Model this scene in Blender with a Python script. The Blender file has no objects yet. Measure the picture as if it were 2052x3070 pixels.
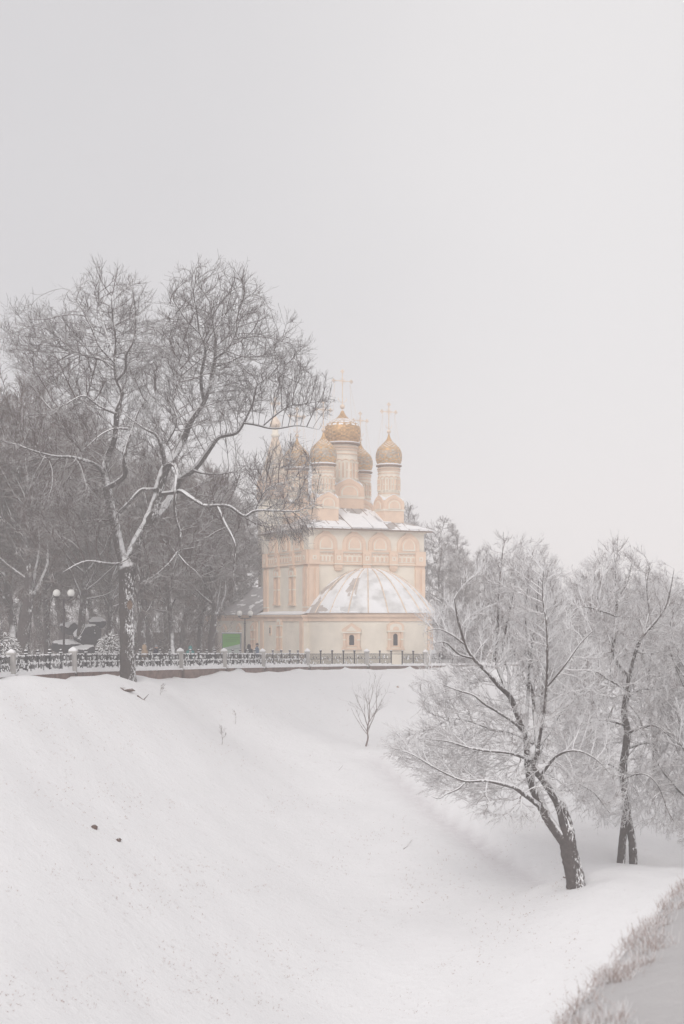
import bpy, math, random
import numpy as np
from math import radians as rad, sin, cos, pi
S = bpy.context.scene
COL = S.collection
F, CX, HY, CZ = 4000.0, 1026.0, 1850.0, 4.6      # focal length and principal point in photo pixels, eye height
RNG = np.random.default_rng(7)
random.seed(7)

def P3(px, py, D):
    return ((px-CX)/F*D, D, CZ-(py-HY)/F*D)

# ------------------------------------------------------------------ tags
def tag(o, label=None, cat=None, group=None, kind=None):
    if label: o['label'] = label
    if cat: o['category'] = cat
    if group: o['group'] = group
    if kind: o['kind'] = kind
    return o
def thing(name, label, cat, loc=(0, 0, 0), rz=0.0, group=None):
    o = bpy.data.objects.new(name, None); COL.objects.link(o)
    o.location = loc; o.rotation_euler = (0, 0, rz); o.empty_display_size = .3
    return tag(o, label, cat, group)
def copy_tree(o, parent=None):
    c = o.copy(); COL.objects.link(c); c.parent = parent
    for ch in o.children: copy_tree(ch, c)
    return c
def link(name, me, parent=None):
    o = bpy.data.objects.new(name, me); COL.objects.link(o)
    if parent: o.parent = parent
    return o

# ------------------------------------------------------------------ materials
def new_mat(name):
    m = bpy.data.materials.new(name); m.use_nodes = True
    nt = m.node_tree; b = nt.nodes['Principled BSDF']
    return m, nt, b
def N(nt, t, **kw):
    n = nt.nodes.new(t)
    for k, v in kw.items(): setattr(n, k, v)
    return n
def noise_fac(nt, scale, detail=4, vec=None, rough=.55, stretch=None):
    tc = N(nt, 'ShaderNodeTexCoord'); src = tc.outputs['Object']
    if stretch:
        mp = N(nt, 'ShaderNodeMapping'); mp.inputs['Scale'].default_value = stretch
        nt.links.new(src, mp.inputs['Vector']); src = mp.outputs['Vector']
    n = N(nt, 'ShaderNodeTexNoise'); n.inputs['Scale'].default_value = scale
    n.inputs['Detail'].default_value = detail; n.inputs['Roughness'].default_value = rough
    nt.links.new(src, n.inputs['Vector'])
    return n.outputs['Fac']
def ramp(nt, fac, lo, hi):
    r = N(nt, 'ShaderNodeMapRange'); r.interpolation_type = 'SMOOTHSTEP'
    r.inputs['From Min'].default_value = lo; r.inputs['From Max'].default_value = hi
    nt.links.new(fac, r.inputs['Value']); return r.outputs['Result']
def mixc(nt, fac, a, b):
    m = N(nt, 'ShaderNodeMix', data_type='RGBA')
    if fac is not None: nt.links.new(fac, m.inputs[0])
    for s, v in ((6, a), (7, b)):
        if isinstance(v, tuple): m.inputs[s].default_value = (*v, 1)
        else: nt.links.new(v, m.inputs[s])
    return m.outputs[2]
def bump(nt, b, fac, strength, dist=.05):
    bp = N(nt, 'ShaderNodeBump'); bp.inputs['Strength'].default_value = strength
    bp.inputs['Distance'].default_value = dist
    nt.links.new(fac, bp.inputs['Height']); nt.links.new(bp.outputs[0], b.inputs['Normal'])
def plain(name, c, rough=.8, metal=0.0, var=.12, scale=3.0, bmp=0.0):
    m, nt, b = new_mat(name)
    f = noise_fac(nt, scale, 5)
    col = mixc(nt, ramp(nt, f, .3, .7), tuple(x*(1-var) for x in c), tuple(min(1, x*(1+var)) for x in c))
    nt.links.new(col, b.inputs['Base Color'])
    b.inputs['Roughness'].default_value = rough; b.inputs['Metallic'].default_value = metal
    b.inputs['Specular IOR Level'].default_value = .25
    if bmp: bump(nt, b, f, bmp)
    return m
SNOWC = (.865, .86, .87)
def snowy(name, under, thr=.3, soft=.12, nk=.5, nscale=2.5, rough=.85, var=.25, tilt=-.3, uscale=6.0, stretch=None, snow=SNOWC, wind=0.0):
    """a surface with snow lying on whatever faces up (and a little to windward)"""
    m, nt, b = new_mat(name)
    g = N(nt, 'ShaderNodeNewGeometry')
    d = N(nt, 'ShaderNodeVectorMath', operation='DOT_PRODUCT')
    l = math.sqrt(1+tilt*tilt)
    d.inputs[1].default_value = (0, tilt/l, 1/l)
    nt.links.new(g.outputs['Normal'], d.inputs[0])
    f = noise_fac(nt, nscale, 4, stretch=stretch)
    sb = N(nt, 'ShaderNodeMath', operation='MULTIPLY_ADD'); sb.inputs[1].default_value = nk; sb.inputs[2].default_value = -nk*.5
    nt.links.new(f, sb.inputs[0])
    ad = N(nt, 'ShaderNodeMath', operation='ADD')
    nt.links.new(d.outputs['Value'], ad.inputs[0]); nt.links.new(sb.outputs[0], ad.inputs[1])
    fac = ramp(nt, ad.outputs[0], thr-soft, thr+soft)
    if wind:                                   # wind-driven snow stuck in the bark furrows of one side
        dw = N(nt, 'ShaderNodeVectorMath', operation='DOT_PRODUCT'); dw.inputs[1].default_value = (.80, -.52, .30)
        nt.links.new(g.outputs['Normal'], dw.inputs[0])
        fw = noise_fac(nt, 12.0, 5, rough=.75, stretch=(1, 1, .35)); fb = noise_fac(nt, .9, 2)
        a1 = N(nt, 'ShaderNodeMath', operation='MULTIPLY_ADD'); a1.inputs[1].default_value = .20; nt.links.new(dw.outputs['Value'], a1.inputs[0]); nt.links.new(fw, a1.inputs[2])
        a2 = N(nt, 'ShaderNodeMath', operation='MULTIPLY_ADD'); a2.inputs[1].default_value = .45; nt.links.new(fb, a2.inputs[0]); nt.links.new(a1.outputs[0], a2.inputs[2])
        wf = ramp(nt, a2.outputs[0], .93-wind, .99-wind)
        mx = N(nt, 'ShaderNodeMath', operation='MAXIMUM'); nt.links.new(fac, mx.inputs[0]); nt.links.new(wf, mx.inputs[1]); fac = mx.outputs[0]
    f2 = noise_fac(nt, uscale, 5)
    uc = mixc(nt, ramp(nt, f2, .3, .7), tuple(x*(1-var) for x in under), tuple(x*(1+var) for x in under))
    col = mixc(nt, fac, uc, snow)
    nt.links.new(col, b.inputs['Base Color']); b.inputs['Roughness'].default_value = rough
    b.inputs['Specular IOR Level'].default_value = .15
    bump(nt, b, f2, .4, .03)
    return m
def ground_snow(name, c, speck, amount):
    m, nt, b = new_mat(name)
    f1 = noise_fac(nt, .25, 5); f2 = noise_fac(nt, 2.2, 6, rough=.7); f3 = noise_fac(nt, 9.0, 3)
    c1 = mixc(nt, ramp(nt, f1, .3, .7), tuple(x*.97 for x in c), c)
    mm = N(nt, 'ShaderNodeMath', operation='MULTIPLY'); 
    nt.links.new(ramp(nt, f2, .52, .72), mm.inputs[0]); nt.links.new(ramp(nt, f3, .5, .72), mm.inputs[1])
    m2 = N(nt, 'ShaderNodeMath', operation='MULTIPLY'); m2.inputs[1].default_value = amount
    nt.links.new(mm.outputs[0], m2.inputs[0])
    c2 = mixc(nt, m2.outputs[0], c1, speck)
    tr = N(nt, 'ShaderNodeAttribute'); tr.attribute_name = 'crease_shade'
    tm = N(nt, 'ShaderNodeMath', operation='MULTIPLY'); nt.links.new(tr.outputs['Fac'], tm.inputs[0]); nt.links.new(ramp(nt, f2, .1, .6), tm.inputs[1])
    c2 = mixc(nt, tm.outputs[0], c2, (.68, .655, .67))  # soft shade along the gully crease, painted into the snow colour
    nt.links.new(c2, b.inputs['Base Color']); b.inputs['Roughness'].default_value = .9
    b.inputs['Specular IOR Level'].default_value = .1
    bump(nt, b, f2, .6, .12)
    return m
M = {}
M['snow'] = plain('fresh snow', SNOWC, .9, 0, .02, 2.0, .2)
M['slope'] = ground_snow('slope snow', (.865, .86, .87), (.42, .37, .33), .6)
M['bank'] = ground_snow('trampled grey snow', (.53, .515, .515), (.36, .31, .29), .5)
M['bark'] = snowy('bark of the big tree', (.060, .050, .047), thr=.205, soft=.06, nk=.20, nscale=4.0, tilt=-.09, wind=.012)
M['crown'] = snowy('twigs of the big tree', (.070, .046, .043), thr=.58, nk=.9, nscale=.8, tilt=-.15)
M['bgbark'] = snowy('bark of park trees', (.070, .058, .056), thr=.34, nk=.35, nscale=3.0, tilt=-.12, wind=-.03)
M['bgcrown'] = snowy('twigs of park trees', (.095, .055, .044), thr=.70, nk=1.0, nscale=1.0)
M['fbark'] = snowy('frosted bark', (.075, .062, .058), thr=.33, soft=.08, nk=.35, nscale=5.0, tilt=-.05, wind=.015)
M['fcrown'] = snowy('frosted twigs', (.25, .20, .19), thr=-.22, soft=.32, nk=1.0, nscale=1.5)
M['farcrown'] = snowy('far frosted twigs', (.17, .135, .13), thr=.25, soft=.3, nk=.9, nscale=1.2)
M['sapling'] = snowy('sapling twigs', (.20, .155, .145), thr=.55, nk=.7, nscale=3.0)
M['cream'] = plain('cream plaster', (.85, .775, .665), .9, 0, .055, .55, .1)
M['creams'] = plain('pale plaster trim', (.86, .79, .68), .9, 0, .04, 1.5)
M['spire'] = plain('weathered tent sheets', (.62, .53, .43), .8, 0, .12, 2.0)
M['peach'] = plain('peach plaster', (.81, .615, .475), .9, 0, .06, 1.2, .1)
M['peachd'] = plain('deeper peach plaster', (.70, .52, .40), .9, 0, .08, 1.2)
M['gold'] = plain('tarnished gold', (.60, .375, .175), .5, .4, .25, 4.0)
M['goldl'] = plain('pale gold', (.80, .66, .54), .6, .15, .15, 3.0)
M['goldd'] = plain('brown gold', (.46, .28, .14), .5, .4, .35, 3.0)
M['silver'] = plain('blue grey shingle', (.43, .33, .25), .55, .2, .2, 4.0)
M['copper'] = plain('brown copper', (.30, .20, .15), .6, .3, .2, 4.0)
M['dark'] = plain('dark opening', (.035, .035, .04), .4)
M['iron'] = snowy('black iron rail', (.018, .018, .022), thr=.75, nk=.5, nscale=4.0, rough=.5)
M['pillar'] = plain('grey plaster pillar', (.44, .42, .405), .9, 0, .15, 2.0, .1)
M['plinth'] = plain('red brown stone plinth', (.19, .125, .105), .9, 0, .35, 2.5, .3)
M['globe'] = plain('opal glass', (.72, .71, .68), .35, 0, .03)
M['pole'] = plain('dark lamp iron', (.03, .022, .025), .5)
M['green'] = plain('green print', (.14, .42, .07), .5, 0, .08, .6)
M['greend'] = plain('dark green lettering', (.08, .24, .05), .5)
M['print'] = plain('pale print', (.52, .58, .54), .5, 0, .05, .8)
M['steel'] = plain('grey frame', (.24, .26, .28), .5, .2)
M['rock'] = snowy('dark boulder', (.045, .045, .052), thr=.42, soft=.06, nk=.35, nscale=1.2, tilt=-.25)
M['shrub'] = snowy('evergreen sprays', (.09, .07, .06), thr=.25, nk=1.1, nscale=3.0)
M['brown'] = plain('brown wall', (.23, .17, .15), .9, 0, .15, .6)
M['drygrass'] = plain('dry grass', (.42, .30, .26), .9, 0, .3, 6.0)
M['frostgrass'] = snowy('frosted dry grass', (.44, .32, .28), thr=.25, soft=.3, nk=.9, nscale=5.0)
M['soil'] = snowy('bare soil', (.12, .075, .06), thr=.93, nk=.5, nscale=4.0)
M['skin'] = plain('skin', (.52, .33, .25), .6)
M['tan'] = plain('tan cloth', (.42, .30, .20), .9)
M['navy'] = plain('navy cloth', (.03, .035, .06), .9)
M['blackc'] = plain('black cloth', (.02, .02, .024), .9)
M['teal'] = plain('teal cloth', (.02, .27, .27), .8)
M['blue'] = plain('steel blue cloth', (.10, .16, .25), .9)
M['greyc'] = plain('grey knit', (.30, .31, .34), .9)
def roof_mat(name, metal, lo, hi, scale, stretch):
    m, nt, b = new_mat(name)
    f = noise_fac(nt, scale, 3, stretch=stretch)
    f2 = noise_fac(nt, 1.2, 5)
    mc = mixc(nt, ramp(nt, f2, .3, .7), tuple(x*.85 for x in metal), tuple(x*1.15 for x in metal))
    col = mixc(nt, ramp(nt, f, lo, hi), mc, SNOWC)
    nt.links.new(col, b.inputs['Base Color']); b.inputs['Roughness'].default_value = .75
    bump(nt, b, f, .5, .1)
    return m
M['roof'] = roof_mat('sheet roof under snow', (.40, .37, .355), .47, .50, .42, (1, 1, 2.2))
M['aroof'] = roof_mat('apse sheets under snow', (.66, .65, .64), .40, .58, .35, (1, 1, 1.2))
M['aroofb'] = roof_mat('bare apse sheets', (.50, .445, .41), .46, .49, .5, (1, 1, 1.0))
M['wroof'] = roof_mat('grey roof streaked with snow', (.33, .315, .32), .58, .62, .6, (1.5, .6, 3.0))

# ------------------------------------------------------------------ mesh helpers
def mesh_np(name, V, Q, mat, parent=None, smooth=True):
    me = bpy.data.meshes.new(name)
    V = np.asarray(V, np.float32); Q = np.asarray(Q, np.int32); k = Q.shape[1]
    me.vertices.add(len(V)); me.vertices.foreach_set('co', V.ravel())
    me.loops.add(Q.size); me.loops.foreach_set('vertex_index', Q.ravel())
    me.polygons.add(len(Q))
    me.polygons.foreach_set('loop_start', np.arange(0, Q.size, k, dtype=np.int32))
    me.polygons.foreach_set('loop_total', np.full(len(Q), k, np.int32))
    me.polygons.foreach_set('use_smooth', np.full(len(Q), smooth, bool))
    me.update(calc_edges=True); me.materials.append(mat)
    return link(name, me, parent)
class MB:
    def __init__(s): s.v = []; s.f = []; s.m = []
    def add(s, vs, fs, mi=0):
        o = len(s.v); s.v += [tuple(v) for v in vs]
        s.f += [tuple(i+o for i in f) for f in fs]; s.m += [mi]*len(fs); return s
    def box(s, x0, x1, y0, y1, z0, z1, mi=0):
        vs = [(x, y, z) for z in (z0, z1) for y in (y0, y1) for x in (x0, x1)]
        return s.add(vs, [(0, 2, 3, 1), (4, 5, 7, 6), (0, 1, 5, 4), (2, 6, 7, 3), (0, 4, 6, 2), (1, 3, 7, 5)], mi)
    def slab(s, poly, d0, d1, mp, mi=0):
        n = len(poly)
        vs = [mp(u, z, d0) for u, z in poly]+[mp(u, z, d1) for u, z in poly]
        fs = [tuple(range(n))[::-1], tuple(range(n, 2*n))]+[(i, (i+1) % n, n+(i+1) % n, n+i) for i in range(n)]
        return s.add(vs, fs, mi)
    def rect(s, u0, u1, z0, z1, d0, d1, mp, mi=0):
        return s.slab([(u0, z0), (u1, z0), (u1, z1), (u0, z1)], d0, d1, mp, mi)
    def lathe(s, prof, cx=0, cy=0, seg=24, mi=0, mf=None, ex=1.0):
        o = len(prof); vs = []
        for r, z in prof:
            vs += [(cx+r*ex*cos(2*pi*k/seg), cy+r*sin(2*pi*k/seg), z) for k in range(seg)]
        for j in range(o-1):
            for k in range(seg):
                pass
        base = len(s.v); s.v += vs
        for j in range(o-1):
            for k in range(seg):
                k2 = (k+1) % seg
                s.f.append((base+j*seg+k, base+j*seg+k2, base+(j+1)*seg+k2, base+(j+1)*seg+k))
                s.m.append(mf(j, k) if mf else mi)
        s.f.append(tuple(base+k for k in range(seg))[::-1]); s.m.append(mi)
        s.f.append(tuple(base+(o-1)*seg+k for k in range(seg))); s.m.append(mi)
        return s
    def tube(s, pts, r, sides=6, mi=0):
        pts = np.array(pts, float)[None]; K = pts.shape[1]
        R = np.broadcast_to(np.asarray(r, float), (K,))[None]
        V, Q = tubes(pts, R, sides); o = len(s.v)
        s.v += [tuple(v) for v in V]; s.f += [tuple(int(i)+o for i in q) for q in Q]; s.m += [mi]*len(Q)
        for ring in (range(sides), range((K-1)*sides, K*sides)):
            s.f.append(tuple(o+i for i in ring)); s.m.append(mi)
        return s
    def ball(s, c, r, mi=0, seg=10, sz=1.0):
        pr = [(max(1e-4, r*sin(pi*i/8)), c[2]-r*sz*cos(pi*i/8)) for i in range(9)]
        return s.lathe(pr, c[0], c[1], seg, mi)
    def build(s, name, mats, parent=None, smooth=False):
        me = bpy.data.meshes.new(name); me.from_pydata(s.v, [], s.f)
        for m in (mats if isinstance(mats, (list, tuple)) else [mats]): me.materials.append(m)
        me.polygons.foreach_set('material_index', s.m)
        if smooth: me.polygons.foreach_set('use_smooth', [True]*len(s.f))
        me.update(); return link(name, me, parent)
def nrm(a): return a/np.maximum(np.linalg.norm(a, axis=-1, keepdims=True), 1e-9)
def tubes(P, R, sides):
    n, K = P.shape[:2]
    T = np.empty_like(P); T[:, 1:-1] = P[:, 2:]-P[:, :-2]; T[:, 0] = P[:, 1]-P[:, 0]; T[:, -1] = P[:, -1]-P[:, -2]
    T = nrm(T); mean = nrm(P[:, -1]-P[:, 0])
    ref = np.zeros((n, 3)); ax = np.argmin(np.abs(mean), axis=1); ref[np.arange(n), ax] = 1
    U = nrm(np.cross(T, ref[:, None, :])); W = np.cross(T, U)
    a = np.arange(sides)*2*pi/sides
    V = P[:, :, None, :]+R[:, :, None, None]*(np.cos(a)[None, None, :, None]*U[:, :, None, :]+np.sin(a)[None, None, :, None]*W[:, :, None, :])
    base = (np.arange(n)*K*sides)[:, None, None]+(np.arange(K-1)*sides)[None, :, None]
    k = np.arange(sides)[None, None, :]; k2 = (k+1) % sides
    Q = np.stack([base+k, base+k2, base+sides+k2, base+sides+k], -1).reshape(-1, 4)
    return V.reshape(-1, 3), Q
def resample(pts, K):
    """smooth curve through the points, K samples (columns beyond xyz are carried along)"""
    p = np.array(pts, float)
    if len(p) == 2: p = np.array([p[0], (p[0]+p[1])/2, p[1]])
    q = np.vstack([2*p[0]-p[1], p, 2*p[-1]-p[-2]]); out = []
    for i in range(1, len(q)-2):
        for t in np.linspace(0, 1, 12, endpoint=False):
            a, b, c, d = q[i-1], q[i], q[i+1], q[i+2]
            out.append(.5*(2*b+(c-a)*t+(2*a-5*b+4*c-d)*t*t+(3*b-a-3*c+d)*t**3))
    out.append(p[-1]); out = np.array(out)
    s = np.r_[0, np.cumsum(np.linalg.norm(np.diff(out[:, :3], axis=0), axis=1))]
    ss = np.linspace(0, s[-1], K)
    return np.stack([np.interp(ss, s, out[:, j]) for j in range(out.shape[1])], 1)
def grow(rng, P, R, n, t=(.2, 1), ang=(48, 13), lr=.5, lmin=.3, lmax=4, K=6, wob=.2, up=.06, rr=.6, rmax=1, rtip=.006):
    nN, Kp = P.shape[:2]
    pl = np.linalg.norm(np.diff(P, axis=1), axis=2).sum(1)
    idx = rng.choice(nN, n, p=pl/pl.sum())
    tn = rng.uniform(t[0], t[1], n); tt = tn*(Kp-1); i = np.clip(tt.astype(int), 0, Kp-2); f = (tt-i)[:, None]
    A, B = P[idx, i], P[idx, i+1]
    base = A*(1-f)+B*f; tan = nrm(B-A); rb = R[idx, i]*(1-f[:, 0])+R[idx, i+1]*f[:, 0]
    perp = nrm(np.cross(tan, rng.normal(size=(n, 3))))
    a = np.radians(rng.normal(ang[0], ang[1], n))[:, None]
    d = np.cos(a)*tan+np.sin(a)*perp
    L = np.clip(lr*pl[idx]*(1.2-.75*tn)*rng.uniform(.5, 1.25, n), lmin, lmax)*rng.uniform(.75, 1.1, n)
    out = [base]; upv = np.zeros((n, 3)); u_ = up(base) if callable(up) else up
    if np.ndim(u_) == 2: upv = u_
    else: upv[:, 2] = u_
    for k in range(K-1):
        d = nrm(d+wob*rng.normal(size=(n, 3))+upv)
        out.append(out[-1]+d*(L/(K-1))[:, None])
    r0 = np.clip(rb*rr, rtip*1.15, rmax)
    s = np.linspace(0, 1, K)[None]
    return np.stack(out, 1), r0[:, None]*(1-s)+rtip*s
def colonize(rng, start, r_start, att, step=.35, di=5.0, dk=.5, iters=70, up=.05, wob=.12, keep=.45, rt=.008, ex=2.15, maxk=3, origin=None, outw=.3):
    """branches that grow from the limbs into free crown space; returns (P, R) arrays of equal-length chains"""
    pos = np.array(start, float); n0 = len(pos); par = np.full(n0, -1); dr = np.zeros((n0, 3)); kids = np.zeros(n0, int)
    bd = np.full(len(att), 1e9); bi = np.zeros(len(att), int); lo = 0
    for it in range(iters):
        if not len(att): break
        for a in range(lo, len(pos), 400):
            q = pos[a:a+400]; d2 = ((att[:, None]-q[None])**2).sum(2); j = d2.argmin(1); v = d2[np.arange(len(att)), j]
            m = v < bd; bd[m] = v[m]; bi[m] = a+j[m]
        k = bd > dk*dk; att, bd, bi = att[k], bd[k], bi[k]
        lo = len(pos); act = bd < di*di
        if not act.any(): break
        idx = bi[act]; v = nrm(att[act]-pos[idx]); acc = np.zeros((len(pos), 3)); np.add.at(acc, idx, v)
        w_ = np.unique(idx); w_ = w_[kids[w_] < maxk]
        if not len(w_): break
        d = nrm(nrm(acc[w_])+keep*dr[w_]+wob*rng.normal(size=(len(w_), 3))+np.array([0, 0, up])+(0 if origin is None else outw*nrm(pos[w_]-origin)))
        pos = np.vstack([pos, pos[w_]+d*step*rng.uniform(.8, 1.15, (len(w_), 1))]); par = np.r_[par, w_]; dr = np.vstack([dr, d]); kids[w_] += 1; kids = np.r_[kids, np.zeros(len(w_), int)]
    n = len(pos); r = np.zeros(n); s = np.zeros(n); best = np.full(n, -1); bestr = np.zeros(n)
    for i in range(n-1, n0-1, -1):
        r[i] = max(rt, s[i]**(1/ex)); p = par[i]; s[p] += r[i]**ex
        if r[i] > bestr[p]: bestr[p] = r[i]; best[p] = i
    for i in range(n0, n):
        if par[i] < n0: r[i] = min(r[i], max(.045, r_start[par[i]]*.8))
        else: r[i] = min(r[i], r[par[i]])
    groups = {4: [], 8: [], 14: []}
    for i in range(n0, n):
        p = par[i]
        if p >= n0 and best[p] == i: continue
        ch = [p, i]; j = i
        while best[j] >= 0: j = best[j]; ch.append(j)
        pts = pos[ch]; rr = r[ch].copy(); rr[0] = rr[1]; K = 4 if len(ch) <= 4 else 8 if len(ch) <= 10 else 14
        sm = pts.copy(); sm[1:-1] = pts[1:-1]*.5+(pts[:-2]+pts[2:])*.25
        t = np.linspace(0, len(ch)-1, K); x = np.arange(len(ch))
        groups[K].append(np.c_[[np.interp(t, x, sm[:, c]) for c in range(3)]+[np.interp(t, x, rr)]].T)
    out = []
    for K, g in groups.items():
        if g: a = np.array(g); out.append((a[:, :, :3], a[:, :, 3]))
    return out
def ellipsoids(rng, specs):
    """attractors spread through a union of ellipsoids: (centre, radii, count), thinned towards the middle"""
    out = []
    for c, r, n in specs:
        u = nrm(rng.normal(size=(n, 3)))*(rng.uniform(0.02, 1, (n, 1))**(1/2.6)); out.append(np.array(c)+u*np.array(r))
    return np.vstack(out)
def twigs(rng, chains, n1, n2, up, rtip, l1=(.35, 1.2), l2=(.2, .6), ang=36):
    """shoots along the outer ends of the branches, then finer ones on those"""
    wts = np.array([np.linalg.norm(np.diff(P, axis=1), axis=2).sum() for P, R in chains]); wts /= wts.sum(); lv = []; tot = []
    for (P, R), w_ in zip(chains, wts):
        m = max(10, int(n1*w_)); g = grow(rng, P, R, m, t=(.25, 1), ang=(ang, 12), lr=.6, lmin=l1[0], lmax=l1[1], K=5, wob=.15, up=up, rr=.7, rmax=rtip*2, rtip=rtip); lv.append((*g, 3)); tot.append(g)
    P = np.vstack([g[0] for g in tot]); R = np.vstack([g[1] for g in tot])
    g = grow(rng, P, R, n2, t=(.15, .95), ang=(ang, 12), lr=.6, lmin=l2[0], lmax=l2[1], K=4, wob=.12, up=up, rr=.8, rtip=rtip*.9); lv.append((*g, 3))
    return lv
def crown_mesh(name, levels, mat, parent):
    Vs, Qs, o = [], [], 0
    for P, R, sd in levels:
        V, Q = tubes(P, R, sd); Vs.append(V); Qs.append(Q+o); o += len(V)
    return mesh_np(name, np.vstack(Vs), np.vstack(Qs), mat, parent)
def limb_mesh(name, pts, mat, parent, K=28, sides=12, rough=.07, rng=RNG, flare=False):
    c = resample(pts, K); R = c[:, 3].copy()
    if flare: R[:5] *= np.array([1.35, 1.25, 1.14, 1.06, 1.02])
    V, Q = tubes(c[None, :, :3], R[None], sides)
    cen = np.repeat(c[:, :3], sides, 0)
    V = cen+(V-cen)*(1+rough*rng.normal(size=(len(V), 1)))
    return mesh_np(name, V, Q, mat, parent)

# ------------------------------------------------------------------ camera, world, sun
cam = bpy.data.cameras.new('camera'); co = bpy.data.objects.new('camera', cam); COL.objects.link(co)
co.location = (0, 0, CZ); co.rotation_euler = (rad(90), 0, 0)
cam.sensor_fit = 'VERTICAL'; cam.sensor_height = 36; cam.lens = F/3070*36
cam.shift_y = (HY-1535)/3070; cam.clip_start = .1; cam.clip_end = 3000
cam.dof.use_dof = True; cam.dof.focus_distance = 105; cam.dof.aperture_fstop = 1.1
S.camera = co
w = bpy.data.worlds.new('World'); S.world = w; w.use_nodes = True
nt = w.node_tree; nt.nodes.clear()
out = N(nt, 'ShaderNodeOutputWorld'); sky = N(nt, 'ShaderNodeTexSky'); sky.sky_type = 'NISHITA'; sky.sun_disc = False
sky.sun_elevation = rad(36); sky.sun_rotation = rad(200)
b1 = N(nt, 'ShaderNodeBackground'); b1.inputs['Strength'].default_value = .1
nt.links.new(sky.outputs[0], b1.inputs['Color'])
tc = N(nt, 'ShaderNodeTexCoord'); sx = N(nt, 'ShaderNodeSeparateXYZ'); nt.links.new(tc.outputs['Generated'], sx.inputs[0])
cl = N(nt, 'ShaderNodeTexNoise'); cl.inputs['Scale'].default_value = 2.2; cl.inputs['Detail'].default_value = 3
nt.links.new(tc.outputs['Generated'], cl.inputs['Vector'])
mr = N(nt, 'ShaderNodeMapRange'); mr.interpolation_type = 'SMOOTHSTEP'
mr.inputs['From Min'].default_value = -.3; mr.inputs['From Max'].default_value = .45
nt.links.new(sx.outputs['X'], mr.inputs['Value'])
ad = N(nt, 'ShaderNodeMath', operation='MULTIPLY_ADD'); ad.inputs[1].default_value = .5
nt.links.new(cl.outputs['Fac'], ad.inputs[0]); nt.links.new(mr.outputs[0], ad.inputs[2])
cc = mixc(nt, ramp(nt, ad.outputs[0], .1, .95), (.69, .68, .695), (.925, .905, .90))
b2 = N(nt, 'ShaderNodeBackground'); b2.inputs['Strength'].default_value = .89
nt.links.new(cc, b2.inputs['Color'])
ms = N(nt, 'ShaderNodeMixShader'); ms.inputs[0].default_value = .93
nt.links.new(b1.outputs[0], ms.inputs[1]); nt.links.new(b2.outputs[0], ms.inputs[2]); nt.links.new(ms.outputs[0], out.inputs['Surface'])
sun = bpy.data.lights.new('sun', 'SUN'); so = bpy.data.objects.new('sun', sun); COL.objects.link(so)
sun.energy = 1.5; sun.angle = rad(30); sun.color = (1, .97, .94)
so.rotation_euler = (rad(54), 0, rad(-20)); so.location = (20, 0, 60)
S.view_settings.view_transform = 'Standard'; S.view_settings.look = 'None'
S.view_settings.exposure = .06; S.view_settings.gamma = 1
S.render.engine = 'CYCLES'
cy = S.cycles; cy.use_denoising = True; cy.max_bounces = 6; cy.diffuse_bounces = 3; cy.volume_bounces = 2; cy.transparent_max_bounces = 8
try: cy.denoiser = 'OPENIMAGEDENOISE'
except Exception: pass

# ------------------------------------------------------------------ fence line, terrain
PIL = [(-160, 2040, 65.5), (35, 2026, 74), (220, 2014, 81.5), (385, 2010, 88.2), (541, 2006, 95), (672, 2002, 101), (788, 2000.5, 107),
       (922, 1998, 113.5), (1100, 1995.5, 119.6), (1276, 1995, 125.6), (1470, 1992, 132), (1650, 1990, 138)]
PILW = [P3(*p) for p in PIL]
ctrl = [(-150, 2043, 65), (35, 2036, 73.3), (200, 2040, 80), (300, 2031, 83.5), (400, 2028, 87.5), (541, 2029, 94), (672, 2017, 100), (788, 2016, 105.5),
        (922, 2012, 112), (1100, 2011, 118.3), (1276, 2005, 124.3), (1450, 2000, 130.5), (1650, 1996, 137.5), (1900, 1992, 146), (2200, 1987, 156),
        (-100, 2300, 57), (100, 2300, 61.5), (400, 2300, 69), (700, 2200, 86), (700, 2400, 72), (1000, 2200, 96), (1000, 2400, 79),
        (100, 2600, 51.5), (400, 2600, 57), (700, 2600, 62.5), (1000, 2700, 63), (1400, 2700, 62), (700, 2900, 52.5), (400, 2900, 48.5),
        (-100, 2900, 42), (100, 2850, 45.5), (100, 3070, 41), (400, 3070, 44.5), (700, 3070, 48), (1000, 3070, 51.5), (1400, 3070, 51.5), (0, 3250, 37), (700, 3300, 43), (1500, 3300, 46),
        (1150, 2260, 89), (1300, 2370, 79.5), (1500, 2520, 70), (1740, 2640, 60), (1300, 2150, 104), (1500, 2220, 97), (1650, 2300, 90), (1700, 2100, 118),
        (1890, 2585, 70), (2052, 2560, 72), (2100, 2400, 95), (2000, 2300, 110), (2300, 2500, 75), (2000, 2100, 130), (1800, 2700, 56.5), (2052, 2750, 54)]
C = np.array([P3(*c) for c in ctrl]); 
extra = [(-70, 20, -8), (-90, 60, -3), (60, 20, -9), (90, 60, -9), (120, 110, -9), (0, 15, -9), (-30, 25, -9), (30, 30, -9)]
back = [(x-1.0, y+9, z-3.0) for x, y, z in PILW]
C = np.vstack([C, extra, back])
def tps(r): return np.where(r > 1e-6, r*r*np.log(np.maximum(r, 1e-6)), 0)
n = len(C); A = np.zeros((n+3, n+3)); sc = 50.0; X = C[:, :2]/sc
A[:n, :n] = tps(np.linalg.norm(X[:, None]-X[None], axis=2))+np.eye(n)*.00015
A[:n, n:] = np.c_[np.ones(n), X]; A[n:, :n] = A[:n, n:].T
wgt = np.linalg.solve(A, np.r_[C[:, 2], 0, 0, 0])
CRE = np.array([P3(*c)[:2] for c in [(1120, 2240, 90), (1150, 2262, 88), (1300, 2372, 78), (1420, 2462, 72.5), (1500, 2520, 69), (1620, 2590, 64), (1700, 2628, 61.5)]])
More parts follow.
